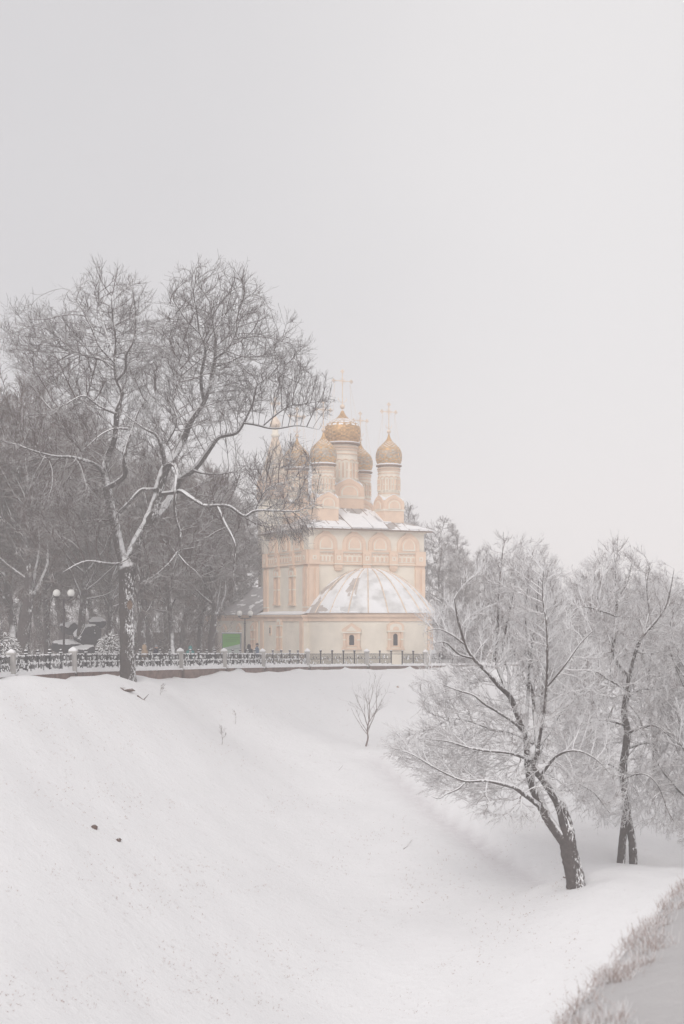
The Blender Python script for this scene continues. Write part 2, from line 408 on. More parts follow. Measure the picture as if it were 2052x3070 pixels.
def hill(x, y, shade_mask=False):
    q = np.c_[np.ravel(x), np.ravel(y)]; x_ = q/sc
    z = np.empty(len(q))
    for i in range(0, len(q), 20000):
        xx = x_[i:i+20000]
        z[i:i+20000] = tps(np.linalg.norm(xx[:, None]-X[None], axis=2))@wgt[:n]+wgt[n]+xx@wgt[n+1:]
    # a shallow drainage gully: long near side, short steep far side
    best = np.full(len(q), 1e9); side = np.zeros(len(q)); tt = np.zeros(len(q))
    for k in range(len(CRE)-1):
        a, b = CRE[k], CRE[k+1]; d = b-a; l = d@d
        t = np.clip(((q-a)@d)/l, 0, 1); pr = a+t[:, None]*d; v = q-pr
        ds = np.linalg.norm(v, axis=1); cr = d[0]*v[:, 1]-d[1]*v[:, 0]
        m = ds < best; best[m] = ds[m]; side[m] = np.sign(cr[m]); tt[m] = (k+t[m])/(len(CRE)-1)
    wd = np.where(side > 0, .8, 2.4)
    z -= .75*np.sin(pi*np.clip(tt*1.02, 0, 1))**.5*np.exp(-(best/wd)**2)
    if shade_mask: return np.exp(-(best/np.where(side > 0, .30, 1.1))**2)*np.sin(pi*np.clip(tt*1.02, 0, 1))**.6  # weight of the painted crease shade: soft near edge, sharp far edge
    return z
def hz(x, y): return float(hill(np.array([x]), np.array([y]))[0])
def hit(px, py, d0=36, d1=150):
    D = np.arange(d0, d1, .15); x = (px-CX)/F*D
    z = hill(x, D); ray = CZ-(py-HY)/F*D
    i = np.argmax(z >= ray); D = D[i]
    return (px-CX)/F*D, D, float(z[i])
xs = np.unique(np.r_[np.arange(-95, -30, 2.5), np.arange(-30, 45, .55), np.arange(45, 140, 3)])
ys = np.unique(np.r_[np.arange(12, 36, 2), np.arange(36, 132, .55), np.arange(132, 190, 3)])
gx, gy = np.meshgrid(xs, ys); gz = hill(gx, gy).reshape(gx.shape)
lump = sum(np.sin(gx*a+gy*b+c)*d for a, b, c, d in ((.35, .22, 1, .045), (.9, -.6, 2, .05), (1.7, 1.3, .3, .03), (-2.6, 2.1, 4, .02)))
rag = np.exp(-np.maximum(0, np.interp(gx, [-60]+[p[0] for p in PILW]+[60, 150], [52]+[p[1] for p in PILW]+[150, 168])-gy)/1.6)
gz = np.clip(gz+lump*.85+rag*(.10+.24*np.sin(gx*1.35+.4)+.16*np.sin(gx*3.1+1)+.10*np.sin(gx*5.3))+RNG.normal(0, .016, gz.shape), -17, 6)
def grid_obj(name, gx, gy, gz, mat, mask=None):
    r, c = gx.shape; V = np.stack([gx, gy, gz], -1).reshape(-1, 3)
    i = np.arange(r-1)[:, None]*c+np.arange(c-1)[None]; Q = np.stack([i, i+1, i+c+1, i+c], -1).reshape(-1, 4)
    return mesh_np(name, V, Q, mat)
# keep the hillside under the terrace behind the fence
fx = np.array([p[0] for p in PILW]); fy = np.array([p[1] for p in PILW])
fx2 = np.r_[-60, fx, 60, 150]; fy2 = np.r_[52, fy, 150, 168]; fz2 = np.r_[1.9, [p[2] for p in PILW], -1.2, -1.5]
o = np.argsort(fx2)
def fence_y(x): return np.interp(x, fx2[o], fy2[o])
def fence_z(x): return np.interp(x, fx2[o], fz2[o])
beh = gy-fence_y(gx)
gz = np.where(beh > .3, np.minimum(gz, fence_z(gx)-.9-.15*np.minimum(beh, 20)), gz)
for px, py, D in ((1735, 2640, 60), (1862, 2582, 70), (1900, 2576, 70), (384, 2062, 84)):   # wind-scoured hollows round the trunks
    x_, y_, _ = P3(px, py, D); rr2 = np.hypot(gx-x_, gy-y_); gz = gz-.32*np.exp(-(rr2/.95)**2)+.03*np.exp(-((rr2-1.9)/.7)**2)
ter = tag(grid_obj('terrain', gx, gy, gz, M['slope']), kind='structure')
at_ = ter.data.attributes.new('crease_shade', 'FLOAT', 'POINT'); at_.data.foreach_set('value', hill(gx, gy, True).astype(np.float32))  # per-vertex mask of the shade tinted into the gully snow
# terrace (park ground) behind the fence
tx = np.unique(np.r_[np.arange(-160, -40, 8), np.arange(-40, 40, 1.0), np.arange(40, 261, 10)])
tv = np.r_[.0, .5, 1, 2, 3, 4, 6, 8, 11, 14, 18, 22, 27, 33, 40, 50, 65, 85, 120, 180, 300]
TX, TV = np.meshgrid(tx, tv); TY = fence_y(TX)+.28+TV
def terr(x, y):
    x = np.asarray(x, float); y = np.asarray(y, float)
    return fence_z(x)*np.exp(-np.maximum(y-fence_y(x), 0)/25)+(-.12)*(1-np.exp(-np.maximum(y-fence_y(x), 0)/25))-.05
TZ = terr(TX, TY)+.05*np.sin(TX*.6+TY*.4)+.03*np.sin(TX*1.7-TY*1.1)
tag(grid_obj('ground', TX, TY, TZ, M['slope']), kind='structure')
def T3(px, D):
    x = (px-CX)/F*D; return (x, D, float(terr(x, D)))
# grey trampled bank right under the viewer's side
def bank_z(x, y):
    # rim: a line in plan from (2.6,16) to (6.4,25)
    a = np.array([2.05, 15.2]); b = np.array([6.75, 26.5]); d = (b-a)/np.linalg.norm(b-a)
    v0, v1 = x-a[0], y-a[1]
    s = v0*d[1]-v1*d[0]                      # >0 : to the right of the rim (on the bank)
    t = v0*d[0]+v1*d[1]
    top = CZ-5.0-.012*t
    fall = np.minimum(0, s)*1.5
    return top+np.where(s > 0, .10*np.minimum(s, 8), fall)-.25*np.exp(-(s/.6)**2)+.06*np.sin(t*1.9)*np.exp(-np.abs(s))-.03*np.maximum(0, t-14)**1.5
bx, by = np.meshgrid(np.arange(-3, 26, .25), np.arange(6, 42, .25))
bz = bank_z(bx, by)+RNG.normal(0, .008, bx.shape)
tag(grid_obj('bank', bx, by, np.maximum(bz, -16), M['bank']), kind='structure')

def blades(name, pts, hts, mat, rng, lean=.35, r=.004, n_each=1, kind='stuff', K=4):
    P = np.repeat(np.array(pts, float), n_each, 0); H = np.repeat(np.array(hts, float), n_each)*rng.uniform(.5, 1.1, len(P))
    d = nrm(np.c_[rng.normal(0, lean, (len(P), 2)), np.ones(len(P))]); o_ = [P]; 
    for k in range(K-1):
        d = nrm(d+rng.normal(0, .16, d.shape)); o_.append(o_[-1]+d*(H/(K-1))[:, None])
    Pn = np.stack(o_, 1); R = np.linspace(r, r*.5, K)[None]*rng.uniform(.7, 1.4, (len(P), 1))
    V, Q = tubes(Pn, R, 3)
    return tag(mesh_np(name, V, Q, mat), kind=kind)
# frosted dry grass on the rim of the bank
rng = np.random.default_rng(11); pts = []; hts = []
for i in range(420):
    t = rng.uniform(-.8, 14); sde = rng.normal(.15, .2)+.28*math.sin(1.3*t)+.16*math.sin(3.1*t+1)
    if (math.sin(t*1.7)+math.sin(t*3.9+1)) < -.9: continue
    x = 2.05+.384*t+.923*sde; y = 15.2+.923*t-.384*sde
    z = float(bank_z(np.array(x), np.array(y)))
    for k in range(14):
        pts.append((x+rng.normal(0, .09), y+rng.normal(0, .09), z-.03)); hts.append(rng.uniform(.10, .30))
blades('dry_grass', pts, hts, M['frostgrass'], rng, lean=.5, r=.005)
# stubble poking through the slope snow
pts = []; hts = []
for i in range(4200):
    px, py = rng.uniform(0, 1750), rng.uniform(2060, 3060)
    D = 200
    pts.append((px, py)); 
pp = np.array(pts); DD = np.arange(36, 130, 1.0)
gxx = (pp[:, 0][:, None]-CX)/F*DD[None]; zz = hill(gxx, np.broadcast_to(DD, gxx.shape)).reshape(gxx.shape)
ray = CZ-(pp[:, 1][:, None]-HY)/F*DD[None]; ii = np.argmax(zz >= ray, axis=1)
pts3 = np.c_[gxx[np.arange(len(pp)), ii], DD[ii], zz[np.arange(len(pp)), ii]]; pts3 = pts3[(ii > 1)]
pts3[:, 1] += rng.uniform(-.4, .4, len(pts3)); pts3[:, 2] = hill(pts3[:, 0], pts3[:, 1])-.03
blades('grass_stubble', pts3, np.full(len(pts3), .10), M['drygrass'], rng, lean=.9, r=.0058, n_each=2)

# ------------------------------------------------------------------ fence
rg_ = random.Random(2)
fen = thing('iron_fence', 'black iron park fence with snowy stone pillars along the top of the slope', 'fence', PILW[1])
O = np.array(PILW[1])
def rel(p): return np.array(p)-O
for i, p in enumerate(PILW[:-1]):
    x, y, z = rel(p); b = MB(); hw = .20
    b.box(x-hw, x+hw, y-hw, y+hw, z-.1, z+1.18)
    b.box(x-hw*1.3, x+hw*1.3, y-hw*1.3, y+hw*1.3, z+1.18, z+1.27)
    pil = b.build('pillar', M['pillar'], fen)
    c = MB(); r_ = .205*rg_.uniform(.92, 1.15); zz0 = z+1.27
    dh = rg_.uniform(.85, 1.1); prof = [(r_*1.42, zz0), (r_*1.5, zz0+.07), (r_*1.25, zz0+.12*dh), (r_*.65, zz0+.20*dh), (.05, zz0+.25*dh)]
    vs = []
    for rr_, z_ in prof: vs += [(x+rr_*cos(pi/4+pi/2*k), y+rr_*sin(pi/4+pi/2*k), z_) for k in range(4)]
    fs = [(4*j+k, 4*j+(k+1) % 4, 4*j+4+(k+1) % 4, 4*j+4+k) for j in range(4) for k in range(4)]+[(0, 1, 2, 3), (16, 17, 18, 19)]
    c.add(vs, fs); c.build('snow_cap', M['snow'], pil)
for i in range(len(PILW)-1):
    a, b_ = rel(PILW[i]), rel(PILW[i+1]); d = b_-a; L = np.linalg.norm(d[:2]); ux = np.array([d[0], d[1], 0])/L; nx = np.array([ux[1], -ux[0], 0])
    def at(s, off, z):
        return tuple(a+ux*s+nx*off+np.array([0, 0, d[2]*s/L+z]))
    def obox(mb, s0, s1, o0, o1, z0, z1, mi=0):
        vs = [at(s, oo, zz) for zz in (z0, z1) for oo in (o0, o1) for s in (s0, s1)]
        mb.add(vs, [(0, 2, 3, 1), (4, 5, 7, 6), (0, 1, 5, 4), (2, 6, 7, 3), (0, 4, 6, 2), (1, 3, 7, 5)], mi)
    pl = MB(); obox(pl, .21, L-.21, -.25, .22, -1.8, -.03)
    plo = pl.build('plinth', M['plinth'], fen)
    sn = MB(); k0 = .22
    rr_ = random.Random(i)
    while k0 < L-.24:
        k1 = min(L-.22, k0+rr_.uniform(.25, .6)); obox(sn, k0, k1+.0, -.27-rr_.random()*.04, .25+rr_.random()*.08, -.03, .04+rr_.random()*.07); k0 = k1
    sn.build('snow', M['snow'], plo)
    snowy_bay = i < 7
    gap = (i == 8)
    ra = MB(); npan = 5; w_ = (L-.42)/npan
    for q in range(npan):
        if gap and q == 2:
            obox(ra, .21+q*w_, .21+(q+1)*w_, -.02, .02, 1.04, 1.08); continue
        s0, s1 = .21+q*w_, .21+(q+1)*w_
        for zr in (.14, .60, 1.04): obox(ra, s0, s1, -.022, .022, zr, zr+.045)
        nb = 11
        for k in range(nb):
            s = s0+(k+.5)*w_/nb; obox(ra, s-.016, s+.016, -.016, .016, .19, 1.04)
        if rr_.random() < .8:
            zc = .75; sc_ = (s0+s1)/2
            ra.tube([at(sc_+.22*cos(t), 0, zc+.13*sin(t)) for t in np.linspace(0, 2*pi, 13)], .018, 4)
    rail = ra.build('railing', M['iron'], fen)
    if True:
        sm = MB(); 
        for q in range(npan):
            if gap and q == 2: continue
            s = .21+q*w_
            dens = 10 if snowy_bay else 4
            for zr in (.185, .645, 1.085):
                for k in range(dens):
                    s0 = s+w_*k/dens+rr_.random()*.05; ln = rr_.uniform(.06, .16)*(1 if snowy_bay else .8)
                    if rr_.random() < (.85 if snowy_bay else .55):
                        hgt = rr_.uniform(.02, .06) if snowy_bay else rr_.uniform(.01, .03)
                        dn = rr_.uniform(0, .08) if snowy_bay else 0
                        obox(sm, s0, s0+ln*.8, -.05, .045, zr-dn, zr+hgt)
            for k in range(16 if snowy_bay else 5):
                s0 = s+rr_.uniform(.02, w_-.12); z0 = rr_.uniform(.12, .85); obox(sm, s0, s0+rr_.uniform(.04, .11), -.045, .03, z0, z0+rr_.uniform(.05, .2))
            # drifted snow against the bars
            for k in range(7):
                s0 = s+w_*k/7; obox(sm, s0, s0+w_/7*.97, -.06, .06, .04, (.16+rr_.uniform(.0, .22)) if snowy_bay else .16+rr_.uniform(0, .06))
        sm.build('snow', M['snow'], rail)
    for q in range(1, npan):
        s = .21+q*w_; pb = MB(); obox(pb, s-.045, s+.045, -.045, .045, .0, 1.20)
        c0 = at(s, 0, 1.31); pb.ball(c0, .105); pb.lathe([(.085, c0[2]-.17), (.085, c0[2]-.11)], c0[0], c0[1], 8)
        if snowy_bay: pb.box(c0[0]-.09, c0[0]+.09, c0[1]-.09, c0[1]+.09, c0[2]-.115, c0[2]-.07, 1)
        if rr_.random() < .5: pb.ball((c0[0], c0[1], c0[2]+.07), .085, 1, 8, .6)
        pb.build('post', [M['iron'], M['snow']], fen)

# ------------------------------------------------------------------ church
TH = rad(25); cT, sT = cos(TH), sin(TH); OX, OD = -3.2, 128.0
GZ = -.15
ch = thing('church', 'cream and peach Orthodox church with five gilded onion domes and a snowy apse', 'church', (OX, OD, 0), TH)
WE, LS = 12.58, 11.34
def uE(px): k = (px-CX)/F; return (3.2+OD*k)/(cT-sT*k)
def vS(px): k = (px-CX)/F; return (-3.2-OD*k)/(sT+cT*k)
def zE(px, py): return CZ-(py-HY)/F*(OD+sT*uE(px))
def zS(px, py): return CZ-(py-HY)/F*(OD+cT*vS(px))
def mE(u, z, d): return (u, -d, z)
def mS(v, z, d): return (-d, v, z)
ZE = 13.05
b = MB(); b.box(0, WE, 0, LS, -.6, ZE); b.build('wall', M['cream'], ch)
def ogee(w, h, cx=0, z0=0, n=28, spring=.34, tip=.16):
    zs = h*spring; rz = h*(1-tip)-zs; pts = [(cx-w/2, z0)]
    for i in range(n+1):
        a = pi-pi*i/n; dz = tip*h*math.exp(-((a-pi/2)/.30)**2)
        pts.append((cx+w/2*cos(a), z0+zs+rz*sin(a)+dz))
    pts.append((cx+w/2, z0)); return pts
def kok(w, h, cx, z0, mp, parent, d=0.0, name='kokoshnik'):
    m = MB()
    m.slab(ogee(w, h, cx, z0), d-.02, d+.13, mp, 0)
    m.slab(ogee(w*.72, h*.70, cx, z0+.02*h, tip=.0), d+.13, d+.15, mp, 2)
    m.slab(ogee(w*.66, h*.655, cx, z0+.02*h, tip=.0), d+.15, d+.17, mp, 0)
    m.slab(ogee(w*.56, h*.575, cx, z0+.02*h, tip=.0), d+.17, d+.22, mp, 1)
    m.slab(ogee(w*.45, h*.49, cx, z0+.10*h, tip=.0), d+.22, d+.24, mp, 0)
    return m.build(name, [M['peach'], M['creams'], M['peachd']], parent)
# E and S kokoshniki
zk0 = zE(1060, 1650)
for px in (976, 1062, 1138, 1224): kok(2.45, 1.95, uE(px), zk0, mE, ch)
for vv in (2.4, 5.67, 8.9): kok(2.3, 1.95, vv, zk0, mS, ch)
# frieze belts
for mp, LL, cons, nm in ((mE, WE, [uE(1013), uE(1098), uE(1178)], 'frieze'), (mS, LS, [LS*.33, LS*.67], 'frieze')):
    z1, z0 = zk0, zk0-1.42
    m = MB(); m.rect(0, LL, z0+.12, z1-.34, .02, .07, mp, 0)
    m.rect(-.04, LL+.04, z1-.14, z1, .0, .20, mp, 0); m.rect(-.03, LL+.03, z1-.26, z1-.14, .0, .14, mp, 1)
    m.rect(-.02, LL+.02, z1-.40, z1-.28, .05, .10, mp, 2)
    m.rect(-.03, LL+.03, z0, z0+.11, .0, .17, mp, 0); m.rect(-.01, LL+.01, z0+.11, z0+.17, .0, .10, mp, 1)
    edges = [.55]+cons+[LL-.55]
    for a_, b_ in zip(edges[:-1], edges[1:]):
        a2, b2_ = a_+.5, b_-.5; m.rect(a2, b2_, z0+.28, z1-.5, .07, .10, mp, 1); nq = 4; st = (b2_-a2)/nq
        for q in range(nq):
            m.rect(a2+st*q+.09, a2+st*(q+1)-.09, z0+.36, z1-.62, .10, .13, mp, 0)
            m.rect(a2+st*q+.2, a2+st*(q+1)-.2, z0+.44, z1-.70, .13, .14, mp, 2)
            m.rect(a2+st*q+.1, a2+st*q+st*.5, z1-.46, z1-.38, .07, .12, mp, 1)
    m.build(nm, [M['peach'], M['creams'], M['peachd']], ch)
    for c_ in cons:
        m = MB(); m.rect(c_-.46, c_+.46, z0+.02, z1-.02, .0, .30, mp, 0); m.rect(c_-.42, c_+.42, z0-.32, z0+.02, .0, .26, mp, 0)
        m.rect(c_-.34, c_+.34, z0-.52, z0-.32, .0, .20, mp, 0); m.rect(c_-.25, c_+.25, z0-.62, z0-.52, .0, .14, mp, 0)
        m.rect(c_-.2, c_+.2, z0+.45, z0+.87, .30, .33, mp, 1); m.rect(c_-.08, c_+.08, z0+.56, z0+.76, .33, .34, mp, 2)
        m.rect(c_-.5, c_+.5, z0+.02, z0+.12, .30, .34, mp, 1)
        for dx in (-.22, .22): m.rect(c_+dx-.06, c_+dx+.06, z1-.5, z1-.36, .30, .32, mp, 2)
        m.build('console', [M['peach'], M['creams'], M['peachd']], ch)
# corner pilasters (paired shafts)
def pilaster(c_, mp):
    z1, z0 = zk0, zk0-1.42
    m = MB(); m.rect(c_-.56, c_+.56, 4.9, z0+.02, .0, .08, mp, 0)
    for dx in (-.33, .33): m.rect(c_+dx-.2, c_+dx+.2, 5.5, z0-.35, .08, .2, mp, 0)
    m.rect(c_-.6, c_+.6, 4.9, 5.5, .0, .16, mp, 0); m.rect(c_-.62, c_+.62, 5.5, 5.62, .0, .22, mp, 1)
    m.rect(c_-.56, c_+.56, z0+.02, z1, .0, .28, mp, 0); m.rect(c_-.2, c_+.2, z0+.45, z0+.87, .28, .31, mp, 1); m.rect(c_-.08, c_+.08, z0+.56, z0+.76, .31, .32, mp, 2)
    m.build('pilaster', [M['peach'], M['creams'], M['peachd']], ch)
for c_ in (.50, WE-.5): pilaster(c_, mE)
for c_ in (.52, LS-.5): pilaster(c_, mS)
# windows
def window(mp, c_, z0, w_, h_, parent, top='keel', fw=2.0, d=0.0, blind=False, pane='dark'):
    """surround with side columns, sill and a keel or round pediment; arched pane"""
    m = MB(); W2 = w_*fw/2*1.15; hs = h_
    for sx in (-1, 1):
        m.rect(c_+sx*W2-.11, c_+sx*W2+.11, z0-.1, z0+hs+.1, d, d+.20, mp, 0)
        m.rect(c_+sx*W2-.15, c_+sx*W2+.15, z0+hs*.5-.06, z0+hs*.5+.06, d, d+.24, mp, 1)
        m.rect(c_+sx*W2-.16, c_+sx*W2+.16, z0-.28, z0-.1, d, d+.23, mp, 0)
    m.rect(c_-W2-.05, c_+W2+.05, z0-.12, z0+hs+.12, d, d+.07, mp, 0)
    m.rect(c_-W2-.25, c_+W2+.25, z0-.42, z0-.28, d, d+.26, mp, 0)
    m.rect(c_-W2-.24, c_+W2+.24, z0+hs+.12, z0+hs+.26, d, d+.25, mp, 1)
    pw, ph = 2*W2+.42, w_*1.75
    if top == 'keel':
        m.slab([(c_-pw/2, z0+hs+.26), (c_+pw/2, z0+hs+.26), (c_+pw/2, z0+hs+.5), (c_, z0+hs+.26+ph), (c_-pw/2, z0+hs+.5)], d, d+.18, mp, 0)
        m.slab([(c_-pw*.3, z0+hs+.32), (c_+pw*.3, z0+hs+.32), (c_, z0+hs+.26+ph*.66)], d+.18, d+.20, mp, 1)
    else:
        m.slab(ogee(pw, ph*1.1, c_, z0+hs+.26, spring=.45, tip=.05), d, d+.18, mp, 0)
        m.slab(ogee(pw*.72, ph*.78, c_, z0+hs+.30, spring=.45, tip=0), d+.18, d+.2, mp, 1)
        m.slab(ogee(pw*.36, ph*.42, c_, z0+hs+.30, spring=.3, tip=0), d+.2, d+.21, mp, 0)
    wo = m.build('window', [M['peach'], M['creams']], parent)
    g = MB(); g.slab(ogee(w_, h_*.96, c_, z0, spring=.8, tip=0), d+.07, d+.09, mp, 0)
    g.build('pane', M[pane], wo)
    return wo
for px in (833, 879):
    v = vS(px); window(mS, v, zS(px, 1803), .42, 2.3, ch, 'round', 2.2, 0, pane='peachd')
# cornice + roof
m = MB(); e = .62
m.box(-.16, WE+.16, -.16, LS+.16, ZE-.14, ZE, 0); m.box(-e, WE+e, -e, LS+e, ZE, ZE+.10, 1)
m.build('cornice', [M['creams'], M['copper']], ch)
AP = (6.05, 5.35, ZE+3.35)
r_ = MB(); e = .70; zr = ZE+.10
cn = [(-e, -e, zr), (WE+e, -e, zr), (WE+e, LS+e, zr), (-e, LS+e, zr)]
vs = cn+[AP]; r_.add(vs, [(0, 1, 4), (1, 2, 4), (2, 3, 4), (3, 0, 4)], 0)
ro = r_.build('roof', M['roof'], ch)
sm = MB()
for (a_, b_) in ((0, 1), (3, 0)):
    A_, B_ = np.array(cn[a_]), np.array(cn[b_]); ap = np.array(AP)
    nn = nrm(np.cross(B_-A_, ap-A_)); 
    if nn[2] < 0: nn = -nn
    k_ = 0
    for q in np.arange(.06, 1, .075):
        p0 = A_+(B_-A_)*q; tt_ = min(q, 1-q)*2*.96
        ed = nrm((ap-(A_+B_)/2)); p1 = p0+(ap-(A_+B_)/2)*tt_
        sm = MB(); sm.tube([p0+nn*.02, p1+nn*.02], .03, 4); sm.build('seam', M['copper'], ro)
# thick snow slabs still lying on the roof sheets
for (q0, q1, t0, t1) in ((.02, .16, .03, .16), (.36, .52, .03, .5), (.535, .64, .03, .44), (.62, .72, .25, .6), (.80, .9, .03, .13), (.9, .995, .02, .06), (.18, .34, .03, .10)):
    A_, B_, ap = np.array(cn[0]), np.array(cn[1]), np.array(AP); up_ = ap-(A_+B_)/2; nn = nrm(np.cross(B_-A_, up_))
    pl_ = []
    for (q, t_) in ((q0, t0), (q1, t0), (q1+.012, (t0+t1)/2), (q1, t1), ((q0+q1)/2, t1+.02), (q0, t1)): 
        t_ = min(t_, 2*min(q, 1-q)*.95); pl_.append(A_+(B_-A_)*q+up_*t_)
    vs = [tuple(p+nn*.01) for p in pl_]+[tuple(p+nn*.10) for p in pl_]; k_ = len(pl_)
    s_ = MB(); s_.add(vs, [tuple(range(k_)), tuple(range(k_, 2*k_))]+[(i, (i+1) % k_, k_+(i+1) % k_, k_+i) for i in range(k_)])
    s_.build('snow', M['snow'], ro)
# domes
def prof_s(pr, n=40):
    p = np.array([(r, z, 0, 0) for r, z in pr]); c = resample(p[:, [0, 1, 2, 3]], n); return [(max(.01, a), b) for a, b in c[:, :2]]
def cross_mb(cx, cy, z0, h, w_):
    m = MB(); t = .036; zb = z0+h*.66
    m.box(cx-t, cx+t, cy-.03, cy+.03, z0, z0+h*.93)
    m.box(cx-w_/2*.86, cx+w_/2*.86, cy-.031, cy+.031, zb-t, zb+t)
    for (ex, ez) in ((0, z0+h*.93), (-w_/2*.86, zb), (w_/2*.86, zb)):
        for (ax, az) in ((0, 1), (1, 0), (-1, 0), (0, -1)):
            m.ball((cx+ex+ax*.13, cy, ez+az*.13), .085, 0, 8)
    for k in range(12):
        a = 2*pi*(k+.5)/12; m.tube([(cx, cy, zb), (cx+.40*cos(a), cy, zb+.40*sin(a))], [.028, .008], 4)
    m.lathe([(.01, zb-.1), (.1, zb), (.01, zb+.1)], cx, cy, 8)
    m.tube([(cx+w_*.2*cos(a), cy, z0+h*.18+w_*.2*sin(a)) for a in np.linspace(pi*1.0, 2*pi, 10)], .03, 4)
    return m
def cupola(X, Y, rD, zc, zb, R, dome_pr, dome_f, dmats, ball_z, ball_r, cross_h, cross_w, ped, stays=True):
    """drum from zb to cornice zc, dome on it; ped=(half, z0, apex)"""
    m = MB(); H = zc-zb
    m.lathe([(rD, zb-1.0), (rD, zc-.05)], X, Y, 28, 0)
    for z_, rr_, hh, mi in ((zb+.06*H, 1.05, .10, 1), (zb+.10*H, 1.03, .06, 0), (zc-.23*H, 1.05, .10, 1), (zc-.13*H, 1.07, .10, 1), (zc-.06*H, 1.10, .12, 2)):
        m.lathe([(rD*rr_, z_-hh), (rD*rr_*1.01, z_)], X, Y, 28, mi)
    na = 14
    for k in range(na):                                    # arcature under the cornice
        a = 2*pi*k/na; ca, sa = cos(a), sin(a); w2 = rD*sin(pi/na)*.92
        pts = [(w2*cos(t), zc-.42*H+.16*sin(t)*1.1) for t in np.linspace(0, pi, 7)]
        m.tube([(X+rD*1.02*ca-u*sa, Y+rD*1.02*sa+u*ca, z_) for u, z_ in pts], .045, 4, 1)
    for k in range(8):                                     # slit windows between colonnettes
        a = 2*pi*(k+.5)/8-TH*.0; ca, sa = cos(a), sin(a)
        def bx_(u0, u1, z0, z1, d, mi):
            vs = [(X+(rD+dd)*ca-u*sa, Y+(rD+dd)*sa+u*ca, z_) for z_ in (z0, z1) for dd in (-.1, d) for u in (u0, u1)]
            m.add(vs, [(0, 2, 3, 1), (4, 5, 7, 6), (0, 1, 5, 4), (2, 6, 7, 3), (0, 4, 6, 2), (1, 3, 7, 5)], mi)
        sc_ = rD/1.07
        bx_(-.06*sc_, .06*sc_, zb+.17*H, zb+.54*H, .035, 2)
        for s_ in (-1, 1):
            u = s_*.27*sc_; bx_(u-.05, u+.05, zb+.14*H, zb+.56*H, .07, 1)
            for fz in (.14, .34, .54): bx_(u-.08, u+.08, zb+fz*H, zb+(fz+.035)*H, .10, 0)
    dr = m.build('drum', [M['cream'], M['peach'], M['peachd']], ch)
    g = MB(); g.lathe([(rD*1.0, zc-.05), (rD*1.19, zc+.02), (rD*1.21, zc+.14), (rD*1.0, zc+.16)], X, Y, 28, 0)
    g.build('cornice_ring', M['copper'], dr)
    g = MB(); rr_ = random.Random(int(X*100+Y)); 
    pr = [(rD*1.19, zc+.145), (rD*1.2, zc+.22), (rD*1.05, zc+.30), (rD*.9, zc+.30)]
    g.lathe(pr, X, Y, 28, 0); g.build('snow', M['snow'], dr)
    pr = prof_s([(R*r, zc+.16+z) for r, z in dome_pr], 44)
    d = MB(); d.lathe(pr, X, Y, 48, 0, dome_f); dm = d.build('dome', dmats, dr, smooth=True)
    top = zc+.16+dome_pr[-1][1]
    f = MB(); f.lathe([(.10, top-.3), (.05, top), (.045, ball_z)], X, Y, 8); f.ball((X, Y, ball_z), ball_r, 0, 12); f.build('orb', M['copper'] if ball_r > .3 else M['goldl'], dr, True)
    c = cross_mb(X, Y, ball_z+ball_r*.9, cross_h, cross_w)
    if stays:
        for sx in (-1, 1):
            for sy in (-1, 1): c.tube([(X+sx*cross_w*.36, Y, ball_z+cross_h*.66), (X+sx*R*.82, Y+sy*R*.45, zc+.16+dome_pr[2][1]+.25)], .012, 3)
    c.build('cross', M['goldl'], dr)
    hf, z0, za = ped
    p = MB(); p.box(X-hf, X+hf, Y-hf, Y+hf, z0-1.2, z0+.42*(za-z0), 0); p.box(X-hf-.06, X+hf+.06, Y-hf-.06, Y+hf+.06, z0+.28*(za-z0), z0+.36*(za-z0), 1)
    po = p.build('pedestal', [M['peach'], M['creams']], dr)
    # keel gables on the four faces, with snow saddles behind them
    kk = MB(); h_ = (za-z0)*.66; zz0 = z0+.36*(za-z0); GT = dict(spring=.30, tip=.11)
    for mp in ((lambda u, z, d_: (X+u, Y-hf-d_, z)), (lambda u, z, d_: (X-hf-d_, Y+u, z)), (lambda u, z, d_: (X+u, Y+hf+d_, z)), (lambda u, z, d_: (X+hf+d_, Y+u, z))):
        w_ = hf*2.0
        kk.slab(ogee(w_, h_, 0, zz0, **GT), -hf*.55, .06, mp, 0)
        kk.slab(ogee(w_*.74, h_*.72, 0, zz0, tip=0), .06, .08, mp, 2)
        kk.slab(ogee(w_*.68, h_*.66, 0, zz0, tip=0), .08, .10, mp, 0)
        kk.slab(ogee(w_*.58, h_*.58, 0, zz0, tip=0), .10, .14, mp, 1)
        kk.slab(ogee(w_*.48, h_*.49, 0, zz0+.05*h_, tip=0), .14, .16, mp, 0)
        kk.slab([(u*.99, z+.07) for u, z in ogee(w_, h_, 0, zz0, **GT) if z > zz0+.5*h_], -hf*.75, .02, mp, 3)
    kk.build('gable', [M['peach'], M['creams'], M['peachd'], M['snow']], dr)
SIDE = [(.78, 0), (.94, .33), (1.0, .78), (.975, 1.2), (.83, 1.68), (.56, 2.08), (.29, 2.42), (.13, 2.75), (.05, 3.15)]
CEN = [(.80, 0), (.95, .42), (1.0, .95), (.97, 1.5), (.84, 2.02), (.55, 2.38), (.33, 2.62), (.17, 2.95), (.07, 3.35)]
rd_ = random.Random(9)
def dside(j, k):
    if j > 33: return 0
    if 9 <= j <= 18: return 1 if rd_.random() < (.5 if 11 <= j <= 16 else .2) else (2 if rd_.random() < .5 else 0)
    return 2 if ((k+j) % 4 < 2 and (k-j) % 4 < 2) else 0
rd_ = random.Random(9)
def dcen(j, k):
    if 19 <= j <= 31:
        lim = .95 if j > 23 else .75
        if j % 3 and rd_.random() < lim and (j > 21 or k % 3): return 1
    return 2 if (k//2+j//2) % 2 else 0
